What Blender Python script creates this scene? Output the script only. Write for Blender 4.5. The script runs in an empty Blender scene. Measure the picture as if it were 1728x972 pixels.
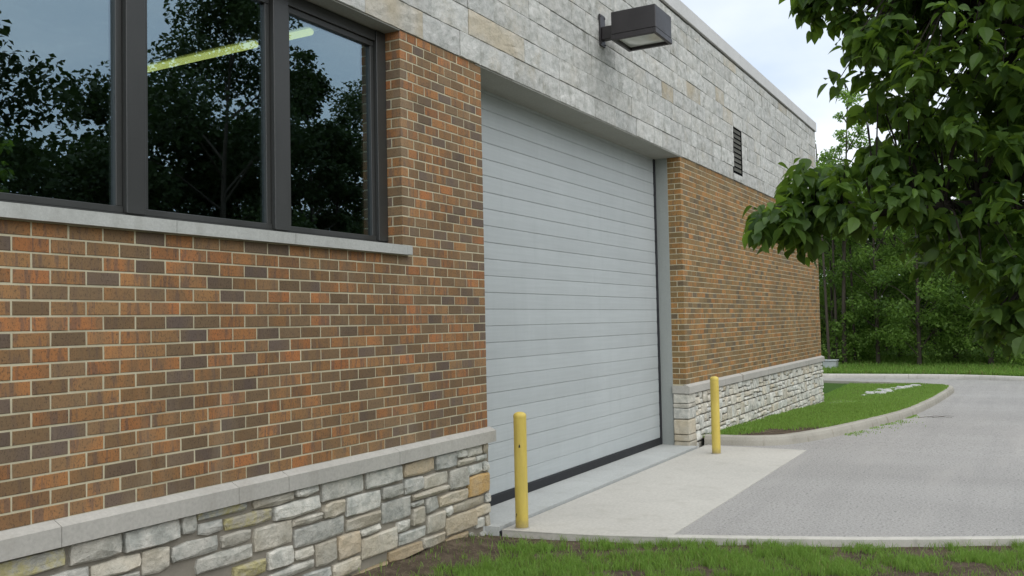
import bpy, math, random
import numpy as np
from mathutils import Vector
R=math.radians
random.seed(7); rng=np.random.default_rng(7)
scn=bpy.context.scene; col=scn.collection

# ------------------------------------------------------------------ camera
cam=bpy.data.cameras.new('camera'); co=bpy.data.objects.new('camera',cam); col.objects.link(co)
yaw,pit,rol=R(29.463),R(2.179),R(-1.173)
fw=Vector((math.cos(pit)*math.cos(yaw),math.cos(pit)*math.sin(yaw),math.sin(pit)))
rt=Vector((math.sin(yaw),-math.cos(yaw),0)); up=rt.cross(fw)
r2=rt*math.cos(rol)+up*math.sin(rol); u2=up*math.cos(rol)-rt*math.sin(rol)
from mathutils import Matrix
co.matrix_world=Matrix(((r2.x,u2.x,-fw.x,-2.7577),(r2.y,u2.y,-fw.y,-4.3120),(r2.z,u2.z,-fw.z,1.8518),(0,0,0,1)))
cam.sensor_width=36; cam.lens=36*1530.6/1728; cam.clip_start=.05; cam.clip_end=2000
scn.camera=co
CAM=Vector((-2.7577,-4.3120,1.8518))
def project(p):
    d=Vector(p)-CAM; w=d.dot(fw)
    if w<.05: return None
    return (864+1530.6*d.dot(r2)/w, 486-1530.6*d.dot(u2)/w, 1530.6/w)

# ------------------------------------------------------------------ sky, sun, exposure
SUN_EL,SUN_AZ=R(54),R(213)          # azimuth clockwise from +Y
sun=bpy.data.lights.new('sun','SUN'); sun.energy=1.5; sun.angle=R(96); sun.color=(1,.97,.92)
so=bpy.data.objects.new('sun',sun); col.objects.link(so)
sd=Vector((math.sin(SUN_AZ)*math.cos(SUN_EL),math.cos(SUN_AZ)*math.cos(SUN_EL),math.sin(SUN_EL)))
so.rotation_euler=sd.to_track_quat('Z','Y').to_euler()
w=bpy.data.worlds.new('World'); scn.world=w; w.use_nodes=True
nt=w.node_tree; nt.nodes.clear()
out=nt.nodes.new('ShaderNodeOutputWorld'); bg=nt.nodes.new('ShaderNodeBackground')
sky=nt.nodes.new('ShaderNodeTexSky'); sky.sky_type='NISHITA'; sky.sun_disc=False
sky.sun_elevation=SUN_EL; sky.sun_rotation=SUN_AZ; sky.air_density=1.0; sky.dust_density=1.5; sky.ozone_density=1.5
tc=nt.nodes.new('ShaderNodeTexCoord'); mp=nt.nodes.new('ShaderNodeMapping'); mp.inputs['Scale'].default_value=(1,1,2.2)
nz=nt.nodes.new('ShaderNodeTexNoise'); nz.inputs['Scale'].default_value=1.7; nz.inputs['Detail'].default_value=7; nz.inputs['Roughness'].default_value=.52
cr=nt.nodes.new('ShaderNodeValToRGB'); cr.color_ramp.elements[0].position=.33; cr.color_ramp.elements[1].position=.62
cr.color_ramp.elements[0].color=(.66,.66,.66,1); cr.color_ramp.elements[1].color=(.96,.96,.96,1)
cc=nt.nodes.new('ShaderNodeValToRGB'); cc.color_ramp.elements[0].position=.3; cc.color_ramp.elements[1].position=.7
cc.color_ramp.elements[0].color=(4.8,5.6,6.6,1); cc.color_ramp.elements[1].color=(8.0,8.2,8.5,1)
nz2=nt.nodes.new('ShaderNodeTexNoise'); nz2.inputs['Scale'].default_value=3.1; nz2.inputs['Detail'].default_value=6
mx=nt.nodes.new('ShaderNodeMix'); mx.data_type='RGBA'
L_=nt.links.new
L_(tc.outputs['Generated'],mp.inputs[0]); L_(mp.outputs[0],nz.inputs[0]); L_(mp.outputs[0],nz2.inputs[0])
L_(nz.outputs[0],cr.inputs[0]); L_(nz2.outputs[0],cc.inputs[0])
L_(cr.outputs[0],mx.inputs[0]); L_(sky.outputs[0],mx.inputs[6]); L_(cc.outputs[0],mx.inputs[7])
L_(mx.outputs[2],bg.inputs[0]); bg.inputs[1].default_value=.1; L_(bg.outputs[0],out.inputs[0])
scn.view_settings.view_transform='Standard'; scn.view_settings.look='None'
scn.view_settings.exposure=0.66; scn.view_settings.gamma=1

# ------------------------------------------------------------------ material helpers
class N:
    def __init__(s,name):
        s.m=bpy.data.materials.new(name); s.m.use_nodes=True; s.t=s.m.node_tree; s.t.nodes.clear()
        s.o=s.t.nodes.new('ShaderNodeOutputMaterial')
    def n(s,t,**k):
        a=s.t.nodes.new(t)
        for q,v in k.items(): setattr(a,q,v)
        return a
    def l(s,a,b): s.t.links.new(a,b); return s
    def val(s,i,v):
        if isinstance(v,(int,float,tuple)): i.default_value=v
        else: s.l(v,i)
    def math(s,op,a,b=0.0,clamp=False):
        x=s.n('ShaderNodeMath',operation=op,use_clamp=clamp); s.val(x.inputs[0],a); s.val(x.inputs[1],b); return x.outputs[0]
    def mix(s,f,a,b,mode='MIX'):
        x=s.n('ShaderNodeMix',data_type='RGBA',blend_type=mode); s.val(x.inputs[0],f)
        for i,v in((6,a),(7,b)):
            if isinstance(v,tuple) and len(v)==3: v=v+(1,)
            s.val(x.inputs[i],v)
        return x.outputs[2]
    def pos(s,scale=(1,1,1),off=None):
        g=s.n('ShaderNodeNewGeometry'); m=s.n('ShaderNodeMapping'); m.inputs['Scale'].default_value=scale
        s.l(g.outputs['Position'],m.inputs[0])
        if off is not None: s.l(off,m.inputs['Location'])
        return m.outputs[0]
    def noise(s,v,scale,detail=4,rough=.55):
        x=s.n('ShaderNodeTexNoise'); x.inputs['Scale'].default_value=scale; x.inputs['Detail'].default_value=detail; x.inputs['Roughness'].default_value=rough
        s.l(v,x.inputs['Vector']); return x.outputs[0]
    def ramp(s,f,pts,interp='LINEAR'):
        x=s.n('ShaderNodeValToRGB'); c=x.color_ramp; c.interpolation=interp
        while len(c.elements)<len(pts): c.elements.new(.5)
        for e,(p,v) in zip(c.elements,pts):
            e.position=p; e.color=(v+(1,)) if isinstance(v,tuple) else (v,v,v,1)
        s.l(f,x.inputs[0]); return x.outputs[0]
    def pc(s):   # per-piece values: object colour of single pieces, vertex colour of joined ones
        a=s.n('ShaderNodeAttribute',attribute_name='pc'); o=s.n('ShaderNodeObjectInfo')
        v=s.n('ShaderNodeVectorMath',operation='ADD'); s.l(a.outputs['Vector'],v.inputs[0]); s.l(o.outputs['Color'],v.inputs[1])
        x=s.n('ShaderNodeSeparateXYZ'); s.l(v.outputs[0],x.inputs[0]); return x.outputs[0],x.outputs[1],x.outputs[2]
    def bsdf(s,c,rough=.8,bump=None,dist=.002,strength=1.0,spec=.4,metal=0):
        b=s.n('ShaderNodeBsdfPrincipled'); 
        if isinstance(c,tuple) and len(c)==3: c=c+(1,)
        s.val(b.inputs['Base Color'],c); s.val(b.inputs['Roughness'],rough)
        b.inputs['Specular IOR Level'].default_value=spec; b.inputs['Metallic'].default_value=metal
        if bump is not None:
            u=s.n('ShaderNodeBump'); u.inputs['Distance'].default_value=dist; u.inputs['Strength'].default_value=strength
            s.l(bump,u.inputs['Height']); s.l(u.outputs[0],b.inputs['Normal'])
        s.l(b.outputs[0],s.o.inputs[0]); s.b=b; return s.m

def m_brick(name='brick',gold=0.0):
    s=N(name); t,b,sd=s.pc()
    off=s.n('ShaderNodeCombineXYZ'); s.l(s.math('MULTIPLY',sd,57.0),off.inputs[0]); s.l(s.math('MULTIPLY',sd,23.0),off.inputs[1])
    base=s.ramp(t,[(0,(.105,.086,.077)),(.15,(.125,.096,.075)),(.22,(.165,.115,.067)),(.5,(.24,.142,.066)),(.66,(.30,.158,.063)),(.85,(.345,.157,.057)),(1,(.385,.148,.052))])
    st=s.noise(s.pos((26,26,4.5),off.outputs[0]),1.0,3,.6)
    st=s.math('MULTIPLY',s.ramp(st,[(.53,0.0),(.62,1.0)]),s.ramp(t,[(.2,.15),(.6,.75)]))
    wide=s.noise(s.pos((7,7,2.2),off.outputs[0]),1.0,2)
    c=s.mix(s.math('MULTIPLY',s.ramp(wide,[(.42,0.0),(.6,1.0)]),.62),base,(.165,.118,.068))
    c=s.mix(s.math('MULTIPLY',st,.8),c,(.10,.076,.068))
    g=s.noise(s.pos((1,1,.6)),105,4,.8)
    c=s.mix(s.ramp(g,[(.38,.85),(.47,0.0)]),c,(.05,.038,.03))
    c=s.mix(1.0,c,s.math('ADD',s.math('MULTIPLY',b,.4),.82),'MULTIPLY')
    wsh=s.noise(s.pos((1.2,1,.22)),2.2,6,.65); c=s.mix(s.math('MULTIPLY',s.ramp(wsh,[(.56,0.0),(.74,1.0)]),.22),c,(.42,.37,.28))
    c=s.mix(.11,c,(.29,.165,.075))
    if gold: c=s.mix(1.0,c,(1.13,1.15,.94),'MULTIPLY')
    big=s.noise(s.pos((1,1,.5)),1.1,4)
    c=s.mix(1.0,c,s.ramp(big,[(.3,.86),(.7,1.1)]),'MULTIPLY')
    return s.bsdf(c,.82,s.noise(s.pos(),120,4,.65),.0018,.8,.3)
def m_mortar(name,ca,cb,sc=30):
    s=N(name); n=s.noise(s.pos(),sc,5,.7); n2=s.noise(s.pos(),2.3,3)
    c=s.mix(n,ca,cb); c=s.mix(1.0,c,s.ramp(n2,[(.3,.8),(.7,1.1)]),'MULTIPLY')
    return s.bsdf(c,.95,s.noise(s.pos(),150,3,.7),.002,.7,.1)
def m_rubble():
    s=N('rubble_stone'); t,b,y=s.pc()
    n=s.noise(s.pos(),9,7,.65); n2=s.noise(s.pos(),38,6,.72); n3=s.noise(s.pos(),3.2,3)
    c=s.ramp(n,[(.26,(.21,.215,.195)),(.42,(.36,.37,.34)),(.56,(.49,.485,.44)),(.74,(.63,.61,.55))])
    tan=s.mix(n2,(.36,.28,.17),(.50,.43,.31))
    c=s.mix(s.math('MULTIPLY',t,s.ramp(n3,[(.3,.45),(.6,1.0)])),c,tan)
    och=s.mix(n2,(.36,.19,.05),(.52,.36,.14))
    c=s.mix(s.math('MULTIPLY',s.math('SUBTRACT',y,0.5,True),s.math('MULTIPLY',s.ramp(n,[(.35,.5),(.6,1.0)]),2.0),True),c,och)
    lic=s.mix(n2,(.27,.24,.10),(.50,.45,.20))
    lm=s.math('MULTIPLY',s.ramp(n,[(.42,0.0),(.56,.85)]),s.ramp(y,[(.2,0.0),(.3,1.0),(.45,1.0),(.5,0.0)]))
    c=s.mix(lm,c,lic)
    c=s.mix(s.ramp(n2,[(.3,.55),(.42,0.0)]),c,(.17,.16,.14))
    c=s.mix(1.0,c,s.math('ADD',s.math('MULTIPLY',b,.6),.66),'MULTIPLY')
    h=s.math('ADD',s.math('MULTIPLY',s.noise(s.pos(),14,6,.6),1.0),s.math('MULTIPLY',n2,.35))
    return s.bsdf(c,.9,h,.022,.9,.2)
def m_slab():
    s=N('cladding_stone'); t,b,y=s.pc()
    off=s.n('ShaderNodeCombineXYZ'); s.l(s.math('MULTIPLY',y,31.0),off.inputs[0]); s.l(s.math('MULTIPLY',y,17.0),off.inputs[2])
    n=s.noise(s.pos((1,1,1.4),off.outputs[0]),7.5,10,.74); n2=s.noise(s.pos((1,1,1),off.outputs[0]),30,7,.75); n3=s.noise(s.pos((1.2,1,.8),off.outputs[0]),3.2,9,.72); n4=s.noise(s.pos((1,1,1),off.outputs[0]),2.6,3,.5)
    c=s.ramp(n,[(.25,(.27,.28,.255)),(.42,(.43,.44,.415)),(.57,(.55,.55,.525)),(.74,(.68,.67,.64))])
    c=s.mix(s.math('MULTIPLY',t,s.ramp(n4,[(.35,.4),(.6,1.0)])),c,s.mix(n2,(.36,.30,.20),(.54,.48,.37)))
    c=s.mix(s.ramp(n2,[(.30,.7),(.40,0.0)]),c,(.20,.205,.175))
    c=s.mix(s.math('MULTIPLY',s.ramp(n3,[(.50,0.0),(.66,.8)]),s.ramp(n,[(.40,1.0),(.60,.15)])),c,(.21,.21,.175))
    c=s.mix(s.math('MULTIPLY',s.ramp(n4,[(.56,0.0),(.7,.45)]),s.ramp(n2,[(.4,0.0),(.6,1.0)])),c,(.43,.38,.28))
    c=s.mix(1.0,c,s.math('ADD',s.math('MULTIPLY',b,.20),.88),'MULTIPLY')
    h=s.math('ADD',s.noise(s.pos((1,1,1),off.outputs[0]),9,8,.62),s.math('MULTIPLY',n2,.3))
    return s.bsdf(c,.88,h,.020,.9,.22)
def m_concrete(name,col,var=.15,dark=(.2,.19,.17),spots=0.3,sc=1.0):
    s=N(name); n=s.noise(s.pos(),1.3*sc,6,.6); n2=s.noise(s.pos(),45*sc,5,.7); n3=s.noise(s.pos((1,1,.25)),6*sc,4)
    c=s.mix(1.0,col,s.ramp(n,[(.25,1-var),(.75,1+var)]),'MULTIPLY')
    c=s.mix(1.0,c,s.ramp(n2,[(.3,.86),(.7,1.08)]),'MULTIPLY')
    c=s.mix(s.math('MULTIPLY',s.ramp(n3,[(.55,0.0),(.72,1.0)]),spots),c,dark)
    return s.bsdf(c,.9,n2,.0025,.6,.25)
def m_asphalt():
    s=N('asphalt'); g=s.noise(s.pos(),42,5,.85); g2=s.noise(s.pos(),21,4,.8); n=s.noise(s.pos((1.0,.28,1)),.55,6,.6); n4=s.noise(s.pos((.35,2.2,1)),.7,5,.6)
    c=s.ramp(g,[(.3,(.17,.167,.163)),(.5,(.335,.326,.308)),(.7,(.45,.436,.412))])
    c=s.mix(s.ramp(g2,[(.34,.7),(.42,0.0)]),c,(.09,.088,.086))
    c=s.mix(1.0,c,s.ramp(n,[(.3,.91),(.7,1.09)]),'MULTIPLY')
    c=s.mix(s.math('MULTIPLY',s.ramp(n4,[(.52,0.0),(.66,1.0)]),.3),c,(.42,.40,.37))
    tk=s.noise(s.pos((.12,3.0,1)),1.0,4,.6); c=s.mix(s.math('MULTIPLY',s.ramp(tk,[(.52,0.0),(.66,1.0)]),.14),c,(.20,.195,.19)); sp=s.noise(s.pos(),3.1,5,.7); c=s.mix(s.math('MULTIPLY',s.ramp(sp,[(.68,0.0),(.76,1.0)]),.4),c,(.14,.135,.13))
    return s.bsdf(c,.92,g,.008,.9,.15)
def m_metal(name,col,rough=.45,spec=.5,var=.1,streak=False):
    s=N(name); n=s.noise(s.pos((1,1,.3) if streak else (1,1,1)),3.5,6,.6); n2=s.noise(s.pos(),60,4,.7)
    c=s.mix(1.0,col,s.ramp(n,[(.3,1-var),(.7,1+var)]),'MULTIPLY')
    c=s.mix(1.0,c,s.ramp(n2,[(.3,.93),(.7,1.05)]),'MULTIPLY')
    return s.bsdf(c,s.ramp(n,[(.3,rough*.85),(.7,min(1,rough*1.2))]),n2,.0006,.4,spec)
def m_door():
    s=N('door_paint'); t,b,y=s.pc(); n=s.noise(s.pos((.5,1,14)),3.0,6,.65); n2=s.noise(s.pos((1,1,.6)),1.1,5,.6); g=s.noise(s.pos(),170,3,.6); d=s.noise(s.pos((2.5,1,.2)),3,5,.6)
    c=s.mix(1.0,(.42,.45,.452),s.ramp(n2,[(.3,.94),(.7,1.05)]),'MULTIPLY')
    c=s.mix(1.0,c,s.ramp(n,[(.3,.95),(.7,1.03)]),'MULTIPLY')
    c=s.mix(s.math('MULTIPLY',s.ramp(d,[(.55,0.0),(.75,1.0)]),.18),c,(.30,.33,.33))
    c=s.mix(1.0,c,s.math('ADD',s.math('MULTIPLY',b,.06),.97),'MULTIPLY')
    sc=s.noise(s.pos((6,1,.9)),2.2,6,.7); c=s.mix(s.math('MULTIPLY',s.ramp(sc,[(.60,0.0),(.70,1.0)]),.16),c,(.55,.56,.55)); sp=s.noise(s.pos(),34,4,.7); c=s.mix(s.ramp(sp,[(.24,.6),(.29,0.0)]),c,(.20,.20,.19))
    return s.bsdf(c,.6,g,.0009,.6,.3)
def m_glass():
    s=N('window_glass'); ge=s.n('ShaderNodeNewGeometry'); dt=s.n('ShaderNodeVectorMath',operation='DOT_PRODUCT'); s.l(ge.outputs['Incoming'],dt.inputs[0]); s.l(ge.outputs['Normal'],dt.inputs[1])
    k=s.math('ADD',s.math('MULTIPLY',s.math('POWER',s.math('SUBTRACT',1.0,s.math('ABSOLUTE',dt.outputs['Value'])),5.0),.9),.25,True)
    g=s.n('ShaderNodeBsdfGlossy'); g.inputs['Roughness'].default_value=0.0; g.inputs[0].default_value=(.68,.86,1,1)
    tr=s.n('ShaderNodeBsdfTransparent'); tr.inputs[0].default_value=(.70,.74,.66,1)
    m=s.n('ShaderNodeMixShader'); s.l(k,m.inputs[0]); s.l(tr.outputs[0],m.inputs[1]); s.l(g.outputs[0],m.inputs[2]); s.l(m.outputs[0],s.o.inputs[0]); return s.m
def m_leaf(name,a,b,trans=.35,rough=.42,tcol=(.20,.34,.04),spec=.5):
    s=N(name); t,br,y=s.pc(); c=s.mix(t,a,b); n=s.noise(s.pos(),18,3)
    c=s.mix(1.0,c,s.ramp(n,[(.3,.8),(.7,1.2)]),'MULTIPLY')
    if name=='grass_blade': c=s.mix(s.ramp(t,[(.035,1.0),(.06,0.0)]),c,(.30,.24,.11))
    s.bsdf(c,rough,None,spec=spec); d=s.n('ShaderNodeBsdfTranslucent'); s.val(d.inputs[0],s.mix(t,tuple(x*.6 for x in tcol),tcol))
    m=s.n('ShaderNodeMixShader'); m.inputs[0].default_value=trans; s.l(s.b.outputs[0],m.inputs[1]); s.l(d.outputs[0],m.inputs[2]); s.l(m.outputs[0],s.o.inputs[0]); return s.m
def m_bark(name,ca,cb):
    s=N(name); n=s.noise(s.pos((1,1,.2)),14,6,.7); return s.bsdf(s.mix(n,ca,cb),.9,n,.02,.8,.15)
def m_soil():
    s=N('soil'); n=s.noise(s.pos(),5,7,.7); n2=s.noise(s.pos(),40,5,.7)
    c=s.ramp(n,[(.3,(.045,.034,.025)),(.5,(.095,.073,.052)),(.7,(.17,.135,.095))]); c=s.mix(s.ramp(n2,[(.55,0.0),(.7,.5)]),c,(.24,.20,.14))
    return s.bsdf(c,.97,s.math('ADD',n,s.math('MULTIPLY',n2,.5)),.03,.9,.1)
def m_turf(name='turf'):
    s=N(name); n=s.noise(s.pos(),1.2,6,.6); n2=s.noise(s.pos(),60,4,.7)
    c=s.mix(n2,(.028,.062,.012),(.075,.15,.022)); c=s.mix(s.ramp(n,[(.6,0.0),(.75,.5)]),c,(.13,.12,.05))
    return s.bsdf(c,.9,n2,.03,1.0,.15)
def m_emit(name,c,st):
    s=N(name); e=s.n('ShaderNodeEmission'); e.inputs[0].default_value=c+(1,); e.inputs[1].default_value=st; s.l(e.outputs[0],s.o.inputs[0]); return s.m
M=dict(brick=m_brick(),gbrick=m_brick('golden_brick',1.0),mortar=m_mortar('brick_mortar',(.46,.42,.285),(.59,.545,.395)),bmortar2=m_mortar('dark_base_mortar',(.13,.12,.105),(.22,.20,.17)),bmortar=m_mortar('base_mortar',(.22,.20,.165),(.32,.292,.24)),
 cmortar=m_mortar('cladding_joint',(.09,.09,.08),(.16,.16,.14)),rubble=m_rubble(),slab=m_slab(),
 ledge=m_concrete('ledge_limestone',(.43,.415,.375),.10,(.27,.25,.21),.35),sill=m_concrete('sill_limestone',(.43,.44,.415),.10,(.26,.26,.23),.3,1.6),
 apron=m_concrete('apron_concrete',(.49,.472,.425),.08,(.36,.34,.29),.4,.7),thresh=m_concrete('threshold_concrete',(.44,.452,.435),.10,(.33,.33,.30),.35),
 kerb=m_concrete('kerb_concrete',(.37,.35,.30),.14,(.21,.185,.14),.65,1.3),edging=m_concrete('edging_concrete',(.52,.50,.45),.10,(.3,.28,.24),.4,2.),
 asphalt=m_asphalt(),door=m_door(),jamb=m_metal('jamb_paint',(.31,.33,.315),.6,.3,.05,True),soffit=m_concrete('soffit_paint',(.33,.335,.30),.08,(.24,.24,.2),.2),
 frame=m_metal('bronze_aluminium',(.038,.039,.037),.38,.5,.12,True),bronze=m_metal('bronze_paint',(.024,.021,.022),.45,.5,.15),
 black=m_metal('black_rubber',(.022,.023,.026),.6,.3,.2),glass=m_glass(),coping=m_concrete('coping_metal',(.56,.56,.55),.06,(.4,.4,.38),.25),
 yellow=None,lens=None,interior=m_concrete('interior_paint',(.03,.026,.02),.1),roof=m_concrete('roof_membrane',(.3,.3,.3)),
 soil=m_soil(),turf=m_turf(),fl=m_emit('tube_glow',(.74,.80,.30),.95),flh=m_metal('fixture_paint',(.62,.64,.40),.5),louvre=m_metal('louvre_paint',(.004,.0042,.005),1.0,.0,.2),
 bark=m_bark('bark',(.022,.019,.016),(.065,.055,.045)),fbark=m_bark('forest_bark',(.035,.03,.024),(.10,.085,.065)),
 bigleaf=m_leaf('broad_leaf',(.028,.062,.015),(.105,.182,.036),.36,.5,(.34,.56,.06),.32),
 fleaf=m_leaf('forest_leaf',(.055,.115,.026),(.18,.29,.06),.48,.6,(.26,.44,.07),.25),
 dleaf=m_leaf('dark_leaf',(.020,.036,.012),(.055,.080,.026),.2,.6,(.08,.14,.03),.2),
 grass=m_leaf('grass_blade',(.105,.205,.034),(.25,.42,.085),.45,.5,(.36,.55,.10),.25),
 rock=m_concrete('white_rock',(.45,.45,.43),.2,(.35,.34,.3),.4,4),box=m_metal('cabinet_paint',(.42,.45,.45),.55,.3,.1),twig=m_bark('twig_bark',(.05,.04,.03),(.1,.08,.06)))
def m_yellow():
    s=N('bollard_paint'); n=s.noise(s.pos((1,1,.4)),5,6,.65); n2=s.noise(s.pos(),45,5,.7); n3=s.noise(s.pos((1,1,.12)),14,5,.6)
    c=s.ramp(n,[(.3,(.53,.40,.075)),(.6,(.63,.49,.11)),(.8,(.68,.56,.19))])
    c=s.mix(s.math('MULTIPLY',s.ramp(n3,[(.5,0.0),(.7,1.0)]),.35),c,(.36,.27,.09)); c=s.mix(s.ramp(n2,[(.22,.8),(.27,0.0)]),c,(.10,.075,.04))
    ps=s.n('ShaderNodeSeparateXYZ'); s.l(s.pos(),ps.inputs[0]); zz=s.math('ADD',ps.outputs[2],s.math('MULTIPLY',n2,.12)); c=s.mix(s.ramp(zz,[(.07,.75),(.16,0.0)]),c,(.22,.18,.10)); sc=s.noise(s.pos((1,1,.35)),22,6,.75); c=s.mix(s.ramp(sc,[(.66,0.0),(.70,.7)]),c,(.70,.60,.32))
    return s.bsdf(c,.5,n2,.0015,.5,.4)
M['yellow']=m_yellow()
def m_lens():
    s=N('lamp_lens'); n=s.noise(s.pos(),9,4); return s.bsdf(s.mix(n,(.42,.45,.40),(.75,.78,.72)),.12,n,.01,.5,.6)
M['lens']=m_lens()

# ------------------------------------------------------------------ mesh helpers
def orient(V,F):
    c=np.mean(np.array(V),axis=0); out=[]
    for f in F:
        p=[np.array(V[i]) for i in f]; n=np.zeros(3)
        for i in range(1,len(p)-1): n=n+np.cross(p[i]-p[0],p[i+1]-p[0])
        out.append(tuple(f) if n@(np.mean(p,axis=0)-c)>=0 else tuple(reversed(f)))
    return out
def mk(name,V,F,mat,pc=None,smooth=False):
    me=bpy.data.meshes.new(name)
    if isinstance(F,np.ndarray):
        nf,k=F.shape; me.vertices.add(len(V)); me.vertices.foreach_set('co',np.asarray(V,dtype=np.float32).ravel())
        me.loops.add(nf*k); me.loops.foreach_set('vertex_index',F.ravel().astype(np.int32))
        me.polygons.add(nf); me.polygons.foreach_set('loop_start',np.arange(0,nf*k,k,dtype=np.int32)); me.polygons.foreach_set('loop_total',np.full(nf,k,dtype=np.int32))
        me.update(calc_edges=True)
    else:
        me.from_pydata([tuple(v) for v in V],[],[tuple(f) for f in F]); me.update()
    if pc is not None:
        a=me.attributes.new('pc','FLOAT_COLOR','POINT'); q=np.ones((len(V),4),dtype=np.float32); q[:,:3]=np.asarray(pc,dtype=np.float32).reshape(len(V),-1)[:,:3]; a.data.foreach_set('color',q.ravel())
    if smooth: me.polygons.foreach_set('use_smooth',[True]*len(me.polygons))
    me.materials.append(mat); return me
def ob(name,me,parent=None,loc=(0,0,0),color=(0,0,0),rot=None,kind=None,label=None,cat=None,group=None,scale=None):
    o=bpy.data.objects.new(name,me); col.objects.link(o); o.location=loc; o.color=tuple(color)+(1,)
    if rot is not None: o.rotation_euler=rot
    if scale is not None: o.scale=scale
    if parent is not None: o.parent=parent
    if kind: o['kind']=kind
    if label: o['label']=label
    if cat: o['category']=cat
    if group: o['group']=group
    return o
def thing(name,label,cat,loc=(0,0,0),group=None): return ob(name,None,None,loc,label=label,cat=cat,group=group)
class MB:
    def __init__(s): s.V=[];s.F=[];s.P=[]
    def add(s,V,F,pc=(0,0,0),off=(0,0,0)):
        n=len(s.V); s.V+=[(v[0]+off[0],v[1]+off[1],v[2]+off[2]) for v in V]; s.F+=[tuple(i+n for i in f) for f in F]; s.P+=[pc]*len(V); return s
    def mesh(s,name,mat,smooth=False): return mk(name,s.V,s.F,mat,s.P,smooth)
def cbox(x0,x1,y0,y1,z0,z1,b=.004):
    X,Y,Z=(x0,x1),(y0,y1),(z0,z1); V=[]; idx={}
    for i in(0,1):
        for j in(0,1):
            for k in(0,1):
                sx,sy,sz=(b if i==0 else -b),(b if j==0 else -b),(b if k==0 else -b)
                for a,p in enumerate(((X[i],Y[j]+sy,Z[k]+sz),(X[i]+sx,Y[j],Z[k]+sz),(X[i]+sx,Y[j]+sy,Z[k]))):
                    idx[i,j,k,a]=len(V); V.append(p)
    F=[]
    for s in(0,1):
        F.append([idx[s,0,0,0],idx[s,1,0,0],idx[s,1,1,0],idx[s,0,1,0]]); F.append([idx[0,s,0,1],idx[1,s,0,1],idx[1,s,1,1],idx[0,s,1,1]]); F.append([idx[0,0,s,2],idx[1,0,s,2],idx[1,1,s,2],idx[0,1,s,2]])
    for p in(0,1):
        for q in(0,1):
            F.append([idx[0,p,q,1],idx[1,p,q,1],idx[1,p,q,2],idx[0,p,q,2]]); F.append([idx[p,0,q,0],idx[p,1,q,0],idx[p,1,q,2],idx[p,0,q,2]]); F.append([idx[p,q,0,0],idx[p,q,1,0],idx[p,q,1,1],idx[p,q,0,1]])
            for r in(0,1): F.append([idx[p,q,r,0],idx[p,q,r,1],idx[p,q,r,2]])
    return V,orient(V,F)
def box(x0,x1,y0,y1,z0,z1):
    V=[(x,y,z) for x in(x0,x1) for y in(y0,y1) for z in(z0,z1)]
    return V,orient(V,[(0,1,3,2),(4,5,7,6),(0,1,5,4),(2,3,7,6),(0,2,6,4),(1,3,7,5)])
def tile(x0,x1,yf,yb,z0,z1,b,j=0,r=random):
    q=lambda:r.uniform(-j,j)
    A=[(x0+q(),z0+q()),(x1+q(),z0+q()),(x1+q(),z1+q()),(x0+q(),z1+q())]; s=[(1,1),(-1,1),(-1,-1),(1,-1)]
    V=[(a[0]+b*k[0],yf,a[1]+b*k[1]) for a,k in zip(A,s)]+[(a[0],yf+b*.8,a[1]) for a in A]+[(a[0],yb,a[1]) for a in A]
    F=[(0,1,2,3)]+[(4+i,4+(i+1)%4,(i+1)%4,i) for i in range(4)]+[(8+i,8+(i+1)%4,4+(i+1)%4,4+i) for i in range(4)]
    return V,orient(V,F)
def splitface(w,h,yf,yb,b,r,nx=6,nz=4):
    """dressed block with a slightly hewn face, centred on 0"""
    V=[];F=[]
    for j in range(nz+1):
        for i in range(nx+1):
            u,v=i/nx*2-1,j/nz*2-1; e=(abs(u)==1) or (abs(v)==1)
            V.append((u*(w/2-b*.8)+(0 if e else r.uniform(-.25,.25)*w/nx),yf+(.003 if e else 0)+r.uniform(-.0035,.0025),v*(h/2-b*.8)+(0 if e else r.uniform(-.2,.2)*h/nz)))
    for j in range(nz):
        for i in range(nx): a=j*(nx+1)+i; F.append((a,a+1,a+nx+2,a+nx+1))
    per=[i for i in range(nx)]+[nx+j*(nx+1) for j in range(nz)]+[nz*(nx+1)+nx-i for i in range(nx)]+[(nz-j)*(nx+1) for j in range(nz)]
    n0=len(V); m=len(per)
    for k in per: x,y,z=V[k]; V.append((max(-w/2,min(w/2,x*w/(w-1.6*b))),yf+b+.001,max(-h/2,min(h/2,z*h/(h-1.6*b)))))
    for k in per: x,y,z=V[n0+per.index(k)]; V.append((x,yb,z))
    for k in range(m): q=(k+1)%m; F+=[(n0+k,n0+q,per[q],per[k]),(n0+m+k,n0+m+q,n0+q,n0+k)]
    return V,F
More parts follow.
